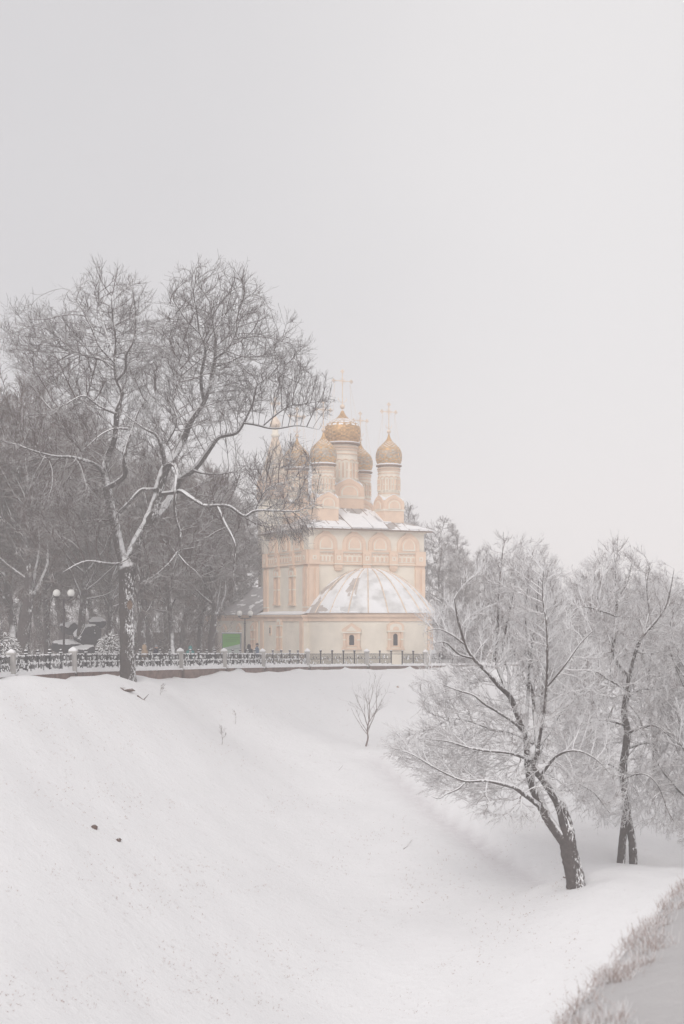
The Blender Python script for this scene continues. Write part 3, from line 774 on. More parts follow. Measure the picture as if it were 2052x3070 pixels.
sm_ = [M['gold'], M['silver'], snowy('pale harlequin shingle', (.48, .43, .37), thr=.80, soft=.06, nk=.5, nscale=.8)]
cm_ = [M['gold'], snowy('snowy gilt tiles', (.50, .33, .14), thr=.22, soft=.06, nk=.5, nscale=2.0), M['goldd']]
for X_, Y_, zc, sn_ in ((2.45, 2.0, 19.40, 0), (9.65, 2.0, 19.65, 0), (2.45, 8.6, 19.65, 1), (9.65, 8.6, 19.65, 1)):
    D_ = OD+X_*sT+Y_*cT
    cupola(X_, Y_, 1.07, zc, zc-2.85, 1.33, SIDE, dside, sm_, zc+3.55, .2, 2.75, 1.8, (1.12, 14.55, 16.75))
cupola(6.05, 5.3, 1.52, 22.0, 17.9, 1.88, CEN, dcen, cm_, 25.95, .25, 3.6, 2.3, (1.62, 15.75, 18.45))
# snow lying on the windward shoulders of the domes
# apse
ca, cb = 6.29, 6.0; ZA = zE(1100, 1862); ZC = ZA+.78
def ell(a, b, n=40): return [(WE/2-a*cos(pi*i/n), -b*sin(pi*i/n)) for i in range(n+1)]
def curved(mb, a, b, z0, z1, mi=0, n=40):
    p = ell(a, b, n); vs = [(x, y, z0) for x, y in p]+[(x, y, z1) for x, y in p]; k = n+1
    mb.add(vs, [(i, i+1, k+i+1, k+i) for i in range(n)]+[tuple(range(k, 2*k))], mi)
m = MB(); curved(m, ca, cb, -.6, ZA+.1); m.build('apse_wall', M['cream'], ch)
m = MB(); curved(m, ca+.10, cb+.10, ZA, ZA+.30, 0); curved(m, ca+.16, cb+.16, ZA+.30, ZA+.42, 1); curved(m, ca+.22, cb+.22, ZA+.42, ZC-.02, 0)
m.build('apse_cornice', [M['peach'], M['peachd']], ch)
HD = 4.35; na, nb_ = 44, 18; vs = []; 
def dome_pt(i, j, gr=0.0):
    ph = pi*i/na; th_ = (pi/2)*j/nb_; r = cos(th_); z = HD*(1-r**2.25)
    return (WE/2-(ca+.38+gr)*cos(ph)*r, -(cb+.38+gr)*sin(ph)*r-.02, ZC+(z)+gr*sin(th_))
for j in range(nb_+1): vs += [dome_pt(i, j) for i in range(na+1)]
fs = []; mi_ = []
for j in range(nb_):
    for i in range(na):
        fs.append((j*(na+1)+i, j*(na+1)+i+1, (j+1)*(na+1)+i+1, (j+1)*(na+1)+i))
        mi_.append(1 if (8 <= i < 13 and 6 < j < 16) or (5 <= i < 9 and 1 < j < 7) or (i < 5) or (16 <= i < 20 and j < 1) else 0)
m = MB(); m.v = vs; m.f = fs; m.m = mi_; aro = m.build('apse_roof', [M['aroof'], M['aroofb']], ch, smooth=True)
for i in range(4, na, 4):
    m = MB(); m.tube([dome_pt(i, j, .04) for j in range(0, nb_)], .062, 5); m.build('rib', M['goldl'], aro, True)
def snow_patch(cells, gr=.07):
    m = MB()
    for (i0, i1, j0, j1) in cells:
        ni, nj = (i1-i0)*2, (j1-j0)*2
        base = len(m.v)
        for jj in range(nj+1):
            for ii in range(ni+1):
                edge = min(ii, ni-ii, jj, nj-jj)
                fi = i0+ii/2+(random.uniform(-.35, .35) if edge == 0 else 0); fj = j0+jj/2+(random.uniform(-.3, .3) if edge == 0 and jj else 0)
                m.v.append(dome_pt(min(max(fi, 0), na), min(max(fj, 0), nb_-.2), gr if edge else .005))
        for jj in range(nj):
            for ii in range(ni):
                m.f.append((base+jj*(ni+1)+ii, base+jj*(ni+1)+ii+1, base+(jj+1)*(ni+1)+ii+1, base+(jj+1)*(ni+1)+ii)); m.m.append(0)
    return m.build('snow', M['snow'], aro, True)
snow_patch([(5, 11, 0, 2), (7, 10, 2, 4), (11, 14, 0, 2)]); snow_patch([(7, 11, 4, 8), (8, 10, 8, 12)]); snow_patch([(6, 34, 15, 18)]); snow_patch([(24, 27, 0, 2), (25, 27, 2, 6)])
snow_patch([(28, 32, 0, 2), (29, 31, 2, 5)]); snow_patch([(33, 37, 0, 3), (34, 36, 3, 7)]); snow_patch([(25, 28, 9, 16)])
# apse windows: tangent frames on the curved wall
def apse_frame(px):
    best = None
    for i in range(1, 400):
        ph = pi*i/400; x, y = WE/2-ca*cos(ph), -cb*sin(ph)
        wx = OX+x*cT-y*sT; wd = OD+x*sT+y*cT; p = CX+F*wx/wd
        if best is None or abs(p-px) < best[0]: best = (abs(p-px), x, y, ph, wd)
    _, x, y, ph, wd = best; n_ = np.array([-cos(ph)*cb, -sin(ph)*ca]); n_ /= np.linalg.norm(n_); t_ = np.array([-n_[1], n_[0]])
    return (lambda u, z, d: (x+t_[0]*u+n_[0]*d, y+t_[1]*u+n_[1]*d, z)), wd
for px, py, tp, wd_, hh, pn in ((1055, 1934, 'keel', .46, 1.0, 'dark'), (1186, 1935, 'round', .44, 1.15, 'dark'), (1289, 1935, 'keel', .42, 1.15, 'peachd')):
    mp, D_ = apse_frame(px); window(mp, 0, CZ-(py-HY)/F*D_, wd_, hh, ch, tp, 2.6, -.03, pane=pn)
# lower storey on the south side and the west wing
ZL = zS(860, 1862)
YW = 28.4
m = MB(); m.box(-.5, .0, .05, YW, -.6, ZL); m.box(0, 7, LS, YW, -.6, ZL); m.build('lower_wall', M['cream'], ch)
m = MB(); m.box(-.62, 0, -.05, YW+.1, ZL, ZL+.32, 0); m.box(-.72, 0, -.12, YW+.2, ZL+.32, ZL+.44, 1); m.box(-.82, 0, -.15, YW+.3, ZL+.44, ZL+.62, 0); m.build('lower_cornice', [M['peach'], M['peachd']], ch)
s_ = MB(); y = 0
while y < LS: 
    y2 = y+random.uniform(.3, .8); s_.add([(-.85, y, ZL+.63), (-.85, y2, ZL+.63), (-.02, y2, ZL+.80), (-.02, y, ZL+.80), (-.85, y, ZL+.70+random.random()*.06), (-.85, y2, ZL+.70), (-.02, y2, ZL+.98), (-.02, y, ZL+.98)], [(0, 1, 5, 4), (4, 5, 6, 7), (0, 4, 7, 3), (1, 2, 6, 5)]); y = y2
s_.build('snow', M['snow'], ch)
r_ = MB(); zw = ZL+.63; r_.add([(-.95, LS+.0, zw), (-.95, YW+.5, zw), (3.2, YW-2.5, zw+3.1), (3.2, LS+.0, zw+3.1), (7.4, YW+.5, zw), (7.4, LS, zw)], [(0, 1, 2, 3), (3, 2, 4, 5), (1, 4, 2)]); r_.build('wing_roof', M['wroof'], ch)
for c_ in (.45, LS-.6, LS+1.1, YW-.5):
    m = MB(); m.rect(c_-.38, c_+.38, -.5, ZL, .5, .62, mS, 0); m.build('pilaster', M['peach'], ch)
for px, py, hh, tp in ((852, 1938, 1.9, 'round'), (773, 1938, 1.55, 'keel'), (730, 1938, 1.55, 'keel'), (686, 1938, 1.55, 'keel')):
    window(mS, vS(px)-.2, zS(px, py), .40, hh, ch, tp, 2.0, .5, pane='peachd')
m = MB(); v = vS(826); z_ = zS(826, 1905); m.rect(v-.26, v+.26, z_, z_+1.0, .5, .58, mS, 0); lw = m.build('window', M['peach'], ch)
m = MB(); m.rect(v-.1, v+.1, z_+.22, z_+.8, .58, .60, mS, 0); m.build('pane', M['dark'], lw)

# ------------------------------------------------------------------ bell tower
bt = thing('bell_tower', 'slim bell tower with ribbed tent spire half hidden by twigs left of the domes', 'bell tower', (*P3(826, 0, 156)[:2], -.15))
def zb(py): return CZ-(py-HY)/F*156+.15
m = MB(); m.lathe([(2.0, 0), (2.0, zb(1480))], 0, 0, 8, 0); m.lathe([(2.15, zb(1500)), (2.2, zb(1492))], 0, 0, 8, 1); m.build('shaft', [M['cream'], M['peach']], bt)
m = MB(); m.lathe([(1.75, zb(1450)), (.26, zb(1312))], 0, 0, 8, 0); sp = m.build('spire', M['spire'], bt)
for k in range(8):
    a = 2*pi*k/8; m = MB(); m.tube([(1.8*cos(a), 1.8*sin(a), zb(1450)), (.29*cos(a), .29*sin(a), zb(1312))], .085, 5); m.build('rib', M['goldl'], sp)
for k in range(8):
    a = 2*pi*(k+.5)/8; m = MB()
    def mp(u, z, d, a=a): return ((1.85+d)*cos(a)-u*sin(a), (1.85+d)*sin(a)+u*cos(a), z)
    m.slab([(-.72, zb(1500)), (.72, zb(1500)), (.72, zb(1452)), (0, zb(1428)), (-.72, zb(1452))], -.3, .2, mp, 0)
    m.slab(ogee(.7, 1.5, 0, zb(1498), tip=0), .2, .22, mp, 1); m.build('gable', [M['peachd'], M['copper']], bt)
m = MB(); m.lathe([(.32, zb(1314)), (.5, zb(1308)), (.5, zb(1302)), (.36, zb(1300)), (.36, zb(1285))], 0, 0, 12, 0); m.lathe([(a, zb(y)) for a, y in ((.36, 1285), (.62, 1277), (.66, 1270), (.45, 1260), (.14, 1250), (.05, 1240))], 0, 0, 14, 1); m.build('cupola', [M['creams'], M['goldl']], bt, True)
cross_mb(0, 0, zb(1242), 1.9, 1.0).build('cross', M['goldl'], bt)

# ------------------------------------------------------------------ trees
def hero(name, label, D, base_px, trunk, limbs, env, tw, mats, rng, twig_up, group=None, rtip=.008, step=.35, dk=.45, up=.05, rt=.010):
    """trunk / limbs traced as (px, py, radius[, depth offset]); env: crown ellipsoids (px, py, rx, ry, count[, depth radius m, depth offset])"""
    bx_, by_, bz_ = P3(*base_px, D)
    t = thing(name, label, 'tree', (bx_, by_, bz_), 0, group); B = np.array([bx_, by_, bz_])
    def conv(pl):
        o_ = []
        for q in pl:
            dd = q[3] if len(q) > 3 else 0
            o_.append(np.r_[np.array(P3(q[0], q[1], D+dd))-B, q[2]])
        return o_
    for tr in trunk: limb_mesh('trunk', conv(tr), mats[0], t, 40, 14, .035, rng, True)
    st, rs = [], []
    for lb in limbs:
        c = conv(lb); limb_mesh('limb', c, mats[0], t, max(14, 5*len(c)), 9, .05, rng)
        L = np.linalg.norm(np.diff(np.array(c)[:, :3], axis=0), axis=1).sum(); q = resample(c, max(6, int(L/step))); q[:, 3] = np.maximum(q[:, 3], .02)
        k0 = int(len(q)*.2); st.append(q[k0:, :3]); rs.append(q[k0:, 3])
    sc_ = D/F; sp = []
    for e in env:
        dr = e[5] if len(e) > 5 else min(e[2], e[3])*sc_; do = e[6] if len(e) > 6 else 0
        sp.append((np.array(P3(e[0], e[1], D+do))-B, (e[2]*sc_, dr, e[3]*sc_), e[4]))
    fork = np.array(conv([trunk[0][-2]])[0][:3])
    chains = colonize(rng, np.vstack(st), np.concatenate(rs), ellipsoids(rng, sp), step, 4.5, dk, 80, up, .13, .55, rt, origin=fork, outw=.5)
    tu = twig_up; twig_up = lambda b_: nrm(b_-fork)*.07+np.c_[np.zeros((len(b_), 2)), tu(b_)]
    lv = [(P, R, 5 if P.shape[1] > 8 else 4) for P, R in chains]+twigs(rng, chains, tw[0], tw[1], twig_up, rtip, *tw[2:])
    crown_mesh('crown', lv, mats[1], t)
    return t
DT = 84.0
big_trunk = [[(384, 2120, .58), (384, 2070, .55), (384, 2040, .52), (383, 1960, .47), (381, 1880, .46), (380, 1800, .48), (381, 1740, .52), (383, 1700, .55), (384, 1672, .40)]]
big_limbs = [
 [(380, 1712, .42), (371, 1680, .36), (357, 1633, .31), (335, 1531, .29), (322, 1467, .29), (314, 1416, .24), (325, 1365, .19), (344, 1314, .18, -.5), (351, 1237, .155, -1), (367, 1174, .14, -1), (351, 1142, .11, -1), (344, 1084, .085, -1.5), (348, 1020, .065, -2), (338, 950, .045, -2), (335, 887, .028, -2)],
 [(386, 1710, .45), (394, 1680, .40), (408, 1633, .37), (440, 1575, .36), (469, 1505, .36), (481, 1454, .33), (494, 1410, .30), (510, 1384, .28), (542, 1333, .25, 1), (568, 1269, .23, 1), (606, 1212, .19, 1), (628, 1161, .16, 1), (641, 1097, .135, 1), (647, 1052, .11, 1), (647, 1014, .08, 1), (638, 963, .055, 1), (631, 906, .035, 1)],
 [(452, 1560, .26, 1), (497, 1512, .24, 2), (523, 1473, .23, 3), (542, 1435, .22, 3), (587, 1403, .19, 3), (625, 1352, .17, 3), (657, 1311, .14, 3), (708, 1298, .12, 3), (733, 1263, .095, 3), (759, 1206, .07, 3), (772, 1155, .05, 3), (823, 1123, .03, 3), (872, 1080, .012, 3)],
 [(731, 1268, .075, 3), (765, 1273, .07, 2.5), (823, 1285, .06, 2), (893, 1276, .04, 2), (957, 1288, .014, 2)],
 [(790, 1276, .05, 2.5), (820, 1250, .05, 2.5), (867, 1218, .04, 2.5), (918, 1210, .028, 2.5), (985, 1197, .012, 2.5)],
 [(318, 1462, .17), (348, 1448, .17, -1), (376, 1422, .155, -1.5), (373, 1378, .12, -2), (386, 1320, .085, -2), (399, 1282, .06, -2), (420, 1225, .04, -2), (465, 1175, .015, -2)],
 [(316, 1422, .13), (281, 1390, .11, -1.5), (217, 1371, .10, -3), (166, 1368, .08, -4), (102, 1352, .055, -5), (51, 1333, .035, -5), (-10, 1317, .015, -5)],
 [(383, 1285, .075, -2), (344, 1285, .06, -3), (306, 1301, .045, -3.5), (268, 1333, .03, -4), (230, 1370, .012, -4)],
 [(350, 1240, .09, -1), (312, 1225, .075, -2), (281, 1205, .065, -2.5), (249, 1186, .05, -3), (200, 1210, .035, -3.5), (140, 1240, .012, -4)],
 [(349, 1112, .085, -1), (306, 1078, .075, 0), (255, 1065, .065, 1), (210, 1046, .05, 1.5), (179, 1014, .045, 2), (128, 982, .03, 2), (64, 976, .018, 2), (19, 963, .009, 2)],
 [(345, 1090, .065, -1.5), (300, 1040, .055, -2.5), (274, 982, .04, -3), (242, 919, .027, -3), (208, 868, .010, -3)],
 [(351, 1140, .09, -1), (376, 1110, .08, -2), (379, 1065, .07, -2.5), (402, 1020, .055, -3), (408, 950, .04, -3), (399, 868, .025, -3)],
 [(342, 1060, .05, -1.5), (320, 1000, .045, 0), (300, 930, .035, 1), (295, 860, .02, 1)],
 [(645, 1075, .085, 1), (682, 1046, .075, 0), (708, 995, .06, 0), (714, 944, .045, 0), (733, 887, .03, 0)],
 [(641, 1100, .09, 1), (689, 1084, .07, 2), (727, 1068, .06, 2.5), (791, 1065, .045, 3), (848, 1008, .028, 3), (905, 965, .010, 3)],
 [(612, 1205, .11, 1), (603, 1135, .10, 0), (617, 1046, .08, -1), (599, 995, .06, -1), (590, 931, .045, -1), (575, 850, .025, -1)],
 [(600, 1000, .05, -1), (560, 960, .04, -1.5), (520, 900, .028, -2)],
 [(640, 1000, .05, 1), (672, 950, .042, 2), (690, 890, .03, 2), (700, 820, .012, 2)],
 [(495, 1402, .15), (488, 1352, .13, -1), (472, 1308, .10, -1.5), (440, 1288, .08, -2), (402, 1263, .05, -2), (365, 1235, .02, -2)],
 [(500, 1330, .05, -1), (530, 1270, .045, -2), (520, 1200, .035, -2), (545, 1130, .022, -2), (530, 1070, .010, -2)],
 [(352, 1548, .14), (362, 1534, .13, -.8), (389, 1505, .12, -1), (421, 1470, .11, -.9), (446, 1466, .10, -.7), (478, 1467, .10, .3)],
 [(485, 1480, .15), (520, 1476, .14, -1), (545, 1473, .135, -2), (574, 1492, .125, -3), (612, 1515, .12, -3.5), (650, 1515, .11, -4), (689, 1518, .10, -4), (733, 1547, .09, -4), (765, 1531, .075, -4), (829, 1531, .055, -4), (893, 1531, .035, -4), (945, 1505, .012, -4)],
 [(652, 1515, .075, -4), (676, 1569, .07, -4.5), (702, 1620, .055, -5), (706, 1660, .045, -5), (700, 1710, .035, -5), (708, 1770, .012, -5)],
 [(765, 1531, .045, -4), (790, 1480, .04, -4.3), (822, 1455, .03, -4.5), (880, 1440, .01, -4.5)],
 [(504, 1390, .12), (529, 1403, .11, -1.5), (526, 1473, .10, -2), (527, 1550, .095, -2), (542, 1601, .075, -2), (533, 1665, .06, -2), (520, 1715, .04, -2), (512, 1780, .012, -2)],
 [(534, 1660, .045, -2), (560, 1690, .035, -2.5), (590, 1715, .025, -3), (612, 1750, .01, -3)],
 [(535, 1650, .045, -2), (505, 1690, .035, -3), (465, 1725, .025, -3), (420, 1750, .01, -3)],
 [(578, 1408, .09, 3), (612, 1419, .075, 2), (676, 1419, .05, 1), (740, 1405, .02, 1)],
 [(372, 1690, .13), (330, 1690, .085, -2), (270, 1682, .07, -3), (235, 1690, .05, -3.5), (190, 1715, .02, -4)],
]
lowz = 4.6+(HY-1400)/F*DT
def up_big(b):
    z = b[:, 2]; return np.interp(z, [8, 12, 16, 22], [-.06, -.01, .02, .045])
big = hero('lime_tree', 'huge bare forked tree on the slope in front of the fence, snow along its limbs', DT, (384, 2062), big_trunk, big_limbs,
     [(330, 1000, 150, 200, 1500, 4.5), (250, 1130, 200, 170, 1300, 5), (130, 1040, 115, 110, 450, 3.5), (640, 1000, 190, 195, 2100, 5), (560, 1080, 170, 150, 900, 4.5), (800, 1110, 140, 130, 900, 4, 2),
      (900, 1190, 110, 90, 450, 3, 2), (480, 1120, 130, 170, 700, 5), (170, 1330, 180, 120, 900, 5, -3), (760, 1480, 190, 90, 900, 4, -3), (640, 1600, 110, 150, 700, 3.5, -3), (500, 1660, 110, 130, 550, 3, -2), (840, 1560, 110, 70, 350, 3, -3), (420, 1350, 180, 130, 900, 5), (700, 1190, 120, 100, 500, 3.5, 2), (850, 1420, 100, 90, 450, 3, -3), (570, 1270, 120, 90, 400, 4), (430, 1200, 90, 110, 350, 4), (230, 1530, 170, 120, 600, 4, -3)],
     (15000, 22000, (.45, 1.5), (.25, .8), 37),
     (M['bark'], M['crown']), np.random.default_rng(3), up_big, rtip=.0072, step=.36, dk=.5, up=.03, rt=.0135)
k = MB(); x, y, z = np.array(P3(392, 1815, DT))-np.array(big.location)
k.lathe([(.02, 0), (.15, .0), (.18, .05), (.18, .16)], 0, 0, 12); k.v = [(a, b*1.7, c) for a, b, c in k.v]; kn = k.build('knot', plain('sawn limb wood', (.17, .11, .075), .9, 0, .3, 9), big)
kn.location = (x+.06, y-.62, z); kn.rotation_euler = (rad(-80), 0, rad(15))

D1 = 60.0
t1_trunk = [[(1733, 2700, .44), (1727, 2650, .43), (1720, 2610, .41), (1706, 2545, .38), (1697, 2469, .30), (1679, 2411, .26), (1656, 2371, .23), (1622, 2325, .20), (1600, 2300, .18)],
            [(1704, 2535, .26), (1680, 2505, .25), (1645, 2457, .22), (1622, 2411, .21), (1599, 2360, .19), (1587, 2319, .17), (1581, 2285, .155)]]
t1_limbs = [
 [(1606, 2306, .18), (1596, 2290, .14), (1604, 2273, .13), (1613, 2244, .12), (1604, 2135, .11, 1), (1599, 2066, .095, 1), (1593, 1997, .08, 1.5), (1599, 1905, .06, 1.5), (1610, 1830, .045, 2), (1616, 1732, .015, 2)],
 [(1583, 2295, .155), (1576, 2210, .14), (1553, 2147, .13), (1530, 2089, .125, -.5), (1495, 2055, .10, -1), (1461, 2014, .09, -1.5), (1420, 1974, .075, -2), (1397, 1934, .06, -2), (1380, 1882, .05, -2), (1369, 1836, .035, -2), (1362, 1795, .014, -2)],
 [(1528, 2089, .09), (1507, 2037, .08, .5), (1489, 1986, .07, 1), (1492, 1905, .06, 1), (1495, 1830, .05, 1), (1498, 1744, .036, 1), (1507, 1664, .02, 1), (1510, 1595, .008, 1)],
 [(1534, 2100, .08), (1527, 2050, .07, 1), (1524, 2009, .06, 2), (1507, 1963, .055, 2), (1518, 1882, .045, 2), (1540, 1780, .025, 2), (1552, 1700, .01, 2)],
 [(1577, 2215, .09), (1579, 2170, .085, 1), (1584, 2078, .075, 2), (1587, 2009, .065, 2), (1584, 1928, .055, 2), (1576, 1859, .042, 2), (1579, 1790, .028, 2), (1587, 1705, .01, 2)],
 [(1612, 2248, .08), (1630, 2150, .07, -1), (1639, 2055, .06, -1.5), (1642, 1963, .05, -2), (1639, 1871, .04, -2), (1627, 1790, .025, -2), (1630, 1712, .009, -2)],
 [(1578, 2200, .08), (1540, 2165, .07, -1), (1495, 2135, .06, -1.5), (1455, 2112, .05, -2), (1420, 2084, .042, -2), (1363, 2066, .03, -2), (1318, 2048, .010, -2)],
 [(1622, 2418, .13), (1581, 2388, .11, -1), (1541, 2360, .095, -1.5), (1495, 2348, .08, -2), (1455, 2340, .065, -2), (1397, 2342, .05, -2.5), (1351, 2325, .042, -2.5), (1294, 2296, .03, -2.5), (1236, 2262, .02, -2.5), (1185, 2245, .009, -2.5)],
 [(1397, 2344, .04, -2.5), (1374, 2365, .035, -2.6), (1340, 2380, .028, -2.7), (1317, 2394, .02, -2.8), (1294, 2388, .009, -2.8)],
 [(1461, 2342, .035, -2), (1457, 2382, .03, -2.2), (1467, 2406, .024, -2.4), (1440, 2417, .01, -2.5)],
 [(1590, 2278, .08), (1530, 2258, .065, -1.5), (1455, 2250, .055, -2), (1397, 2239, .042, -2.5), (1340, 2222, .03, -3), (1270, 2215, .01, -3)],
 [(1600, 2230, .06), (1540, 2200, .05, 1.5), (1470, 2185, .04, 2), (1400, 2160, .03, 2), (1330, 2150, .01, 2)],
 [(1613, 2240, .07), (1650, 2193, .06, 1), (1679, 2141, .05, 1.5), (1725, 2095, .035, 1.5), (1762, 2050, .012, 1.5)],
 [(1622, 2325, .08), (1668, 2268, .06, -1), (1725, 2250, .045, -2), (1783, 2273, .03, -2), (1830, 2320, .010, -2)],
 [(1660, 2385, .06), (1715, 2350, .045, 1), (1775, 2372, .03, 1.5), (1830, 2440, .012, 1.5)],
 [(1640, 2060, .045, -1.5), (1690, 2000, .04, -2), (1740, 1930, .03, -2), (1790, 1880, .012, -2)],
 [(1420, 1974, .05, -2), (1375, 1960, .04, -2.5), (1335, 1925, .03, -3), (1300, 1930, .01, -3)],
 [(1397, 1934, .045, -2), (1350, 1900, .035, -2), (1310, 1885, .022, -2), (1275, 1895, .008, -2)],
]
t1_env = [(1570, 1860, 95, 250, 900, 2.8), (1500, 1760, 70, 150, 350, 2), (1620, 1900, 100, 220, 700, 2.8, 1), (1440, 1950, 110, 150, 800, 2.4), (1350, 1900, 70, 90, 250, 1.6), (1350, 2080, 100, 80, 500, 2), (1420, 2190, 150, 100, 900, 2.4),
      (1270, 2240, 100, 70, 420, 1.8), (1400, 2300, 170, 80, 800, 2.4), (1480, 2380, 90, 60, 250, 1.6), (1560, 2180, 120, 150, 800, 2.8), (1700, 2060, 110, 150, 800, 2.6), (1730, 2260, 120, 110, 700, 2.6), (1650, 2330, 80, 80, 350, 2), (1780, 2370, 90, 80, 450, 2, 1.5), (1560, 2440, 60, 50, 150, 1.4, -1)]
hero('slope_tree', 'leaning frosted tree with two trunks at the foot of the slope', D1, (1725, 2632), t1_trunk, t1_limbs, t1_env, (10500, 12000, (.25, .85), (.14, .42), 38), (M['fbark'], M['fcrown']),
     np.random.default_rng(5), lambda b: np.interp(b[:, 2], [0, 4, 8, 12], [-.04, .0, .05, .10]), rtip=.0075, step=.26, dk=.34, rt=.011)
D2 = 70.0
t2_trunk = [[(1859, 2640, .24), (1865, 2550, .215), (1869, 2503, .20), (1876, 2450, .20), (1878, 2388, .23), (1869, 2308, .21), (1876, 2250, .20), (1881, 2193, .18), (1872, 2135, .165), (1881, 2078, .15), (1889, 2020, .135)],
            [(1901, 2640, .24), (1898, 2550, .215), (1893, 2503, .20), (1884, 2450, .18), (1879, 2400, .15)]]
t2_limbs = [
 [(1888, 2026, .13), (1858, 1997, .11), (1838, 1951, .10), (1845, 1900, .09), (1849, 1848, .075, 1), (1849, 1779, .055, 1), (1846, 1704, .035, 1), (1840, 1640, .010, 1)],
 [(1889, 2024, .11), (1904, 1963, .10), (1921, 1917, .085, -1), (1944, 1888, .075, -1), (1978, 1848, .06, -1), (2001, 1807, .045, -1), (2013, 1756, .025, -1), (2022, 1705, .009, -1)],
 [(1849, 1848, .06), (1800, 1830, .05, -1), (1748, 1819, .035, -1.5), (1700, 1838, .012, -2)],
 [(1836, 1940, .06), (1810, 1860, .05, 1), (1790, 1780, .035, 1.5), (1780, 1690, .01, 1.5)],
 [(1878, 2199, .09), (1927, 2181, .075, -1), (1967, 2176, .06, -2), (2013, 2210, .04, -2.5), (2060, 2250, .012, -3)],
 [(1882, 2090, .08), (1921, 2066, .065, 1), (1973, 2066, .045, 1.5), (2030, 2040, .015, 2)],
 [(1876, 2245, .08), (1950, 2227, .06, 1), (2010, 2270, .04, 1.5), (2048, 2350, .012, 2)],
 [(1876, 2175, .07), (1812, 2158, .055, -1), (1754, 2170, .035, -2), (1700, 2200, .012, -2)],
 [(1872, 2320, .07), (1820, 2290, .05, -1), (1770, 2310, .032, -1.5), (1730, 2350, .01, -2)],
 [(1876, 2330, .06), (1930, 2320, .045, -1.5), (1970, 2350, .03, -2), (1995, 2410, .01, -2)],
 [(1921, 1920, .05, -1), (1945, 1840, .042, 0), (1940, 1760, .03, 0), (1950, 1690, .01, 0)],
 [(1846, 1800, .04, 1), (1880, 1750, .035, 1), (1895, 1690, .012, 1)],
 [(1880, 2070, .06), (1830, 2040, .05, -1.5), (1780, 2010, .04, -2), (1730, 2005, .012, -2)],
]
t2_env = [(1845, 1770, 80, 150, 650, 2.6), (1780, 1830, 100, 120, 600, 2.6), (1960, 1800, 95, 120, 700, 2.6), (1900, 1900, 150, 130, 800, 3), (1790, 2010, 130, 120, 800, 3), (1980, 2060, 120, 140, 800, 3), (1880, 2120, 150, 130, 900, 3.2), (1760, 2200, 100, 110, 600, 2.6),
      (1990, 2260, 100, 130, 800, 3), (1800, 2320, 110, 80, 500, 2.6), (1950, 2380, 100, 90, 550, 2.6), (1840, 2410, 80, 60, 300, 2), (2020, 2440, 60, 60, 250, 2)]
t2 = hero('slope_tree', 'frosted tree standing on two parted trunks at the right', D2, (1880, 2580), t2_trunk, t2_limbs, t2_env, (9500, 11000, (.28, .95), (.16, .5), 38), (M['fbark'], M['fcrown']),
     np.random.default_rng(6), lambda b: np.interp(b[:, 2], [0, 4, 9, 13], [-.05, .0, .05, .10]), rtip=.0085, step=.30, dk=.40, rt=.012)

# trees grown from scratch (park and far wood); crowns shared between copies
def gen_tree(name, label, seed, H, r0, mats, counts, spread=.42, low=.22, rtip=.011, group=None, twin=False, lean=0):
    rng = np.random.default_rng(seed)
    t = thing(name, label, 'tree', (0, 0, 0), 0, group)
    hs = np.linspace(0, 1, 9); wv = np.cumsum(rng.normal(0, .012*H, (9, 2)), 0); wv -= wv[0]
    tr = [np.r_[wv[i, 0]+lean*H*hs[i], wv[i, 1], H*.86*hs[i]-.5, r0*(1-hs[i])**.8+.02] for i in range(9)]
    limb_mesh('trunk', tr, mats[0], t, 36, 10, .05, rng, True)
    q = resample(tr, 24)[None]; P0, R0 = q[:, :, :3], q[:, :, 3]
    n1, na, n3, n4 = counts
    l1 = grow(rng, P0, R0, n1, t=(low, .97), ang=(44, 11), lr=spread, lmin=.1*H, lmax=.42*H, K=14, wob=.10, up=.085, rr=.55, rmax=r0*.5, rtip=.02)
    V, Q = tubes(*l1, 7); mesh_np('limbs', V, Q, mats[0], t)
    tip = l1[0][:, -1]; rad_ = np.percentile(np.hypot(tip[:, 0], tip[:, 1]), 80)
    z0, z1 = low*H*.85, H; att = []
    u = nrm(rng.normal(size=(na, 3)))*(rng.uniform(.05, 1, (na, 1))**(1/2.6)); prof = .80+.20*np.cos(u[:, 2:3]*1.5-.2)
    att = np.c_[u[:, :2]*rad_*1.12*prof, (z0+z1)/2+u[:, 2]*(z1-z0)*.53]
    st = np.vstack([l1[0][:, 3:].reshape(-1, 3), P0[0, 10:]]); rs = np.concatenate([l1[1][:, 3:].ravel(), R0[0, 10:]])
    chains = colonize(rng, st, rs, att, .42, 4.5, .62, 60, .05, .12, .5, rtip*1.5, origin=np.array([0, 0, low*H]), outw=.25)
    crown_mesh('crown', [(P, R, 4) for P, R in chains]+twigs(rng, chains, n3, n4, lambda b_: nrm(b_-np.array([0, 0, low*H]))*.06+np.array([0, 0, .02]), rtip, (.4, 1.4), (.25, .7), 32), mats[1], t)
    return t
PG = 'bare park trees behind the fence'
kinds = [gen_tree('park_tree', 'x', 21, 23, .50, (M['bgbark'], M['bgcrown']), (17, 3000, 6500, 8000), low=.30, group=PG),
         gen_tree('park_tree', 'x', 22, 22, .40, (M['bgbark'], M['bgcrown']), (19, 3000, 6500, 8000), low=.26, group=PG),
         gen_tree('park_tree', 'x', 23, 24, .34, (M['bgbark'], M['bgcrown']), (16, 3000, 6500, 8000), low=.32, spread=.36, group=PG),
         gen_tree('park_tree', 'x', 24, 20, .30, (M['bgbark'], M['bgcrown']), (20, 3000, 6500, 8000), low=.24, spread=.48, group=PG)]
COMMON = 'bare snow dusted tree lost in the dense park wood behind the fence'
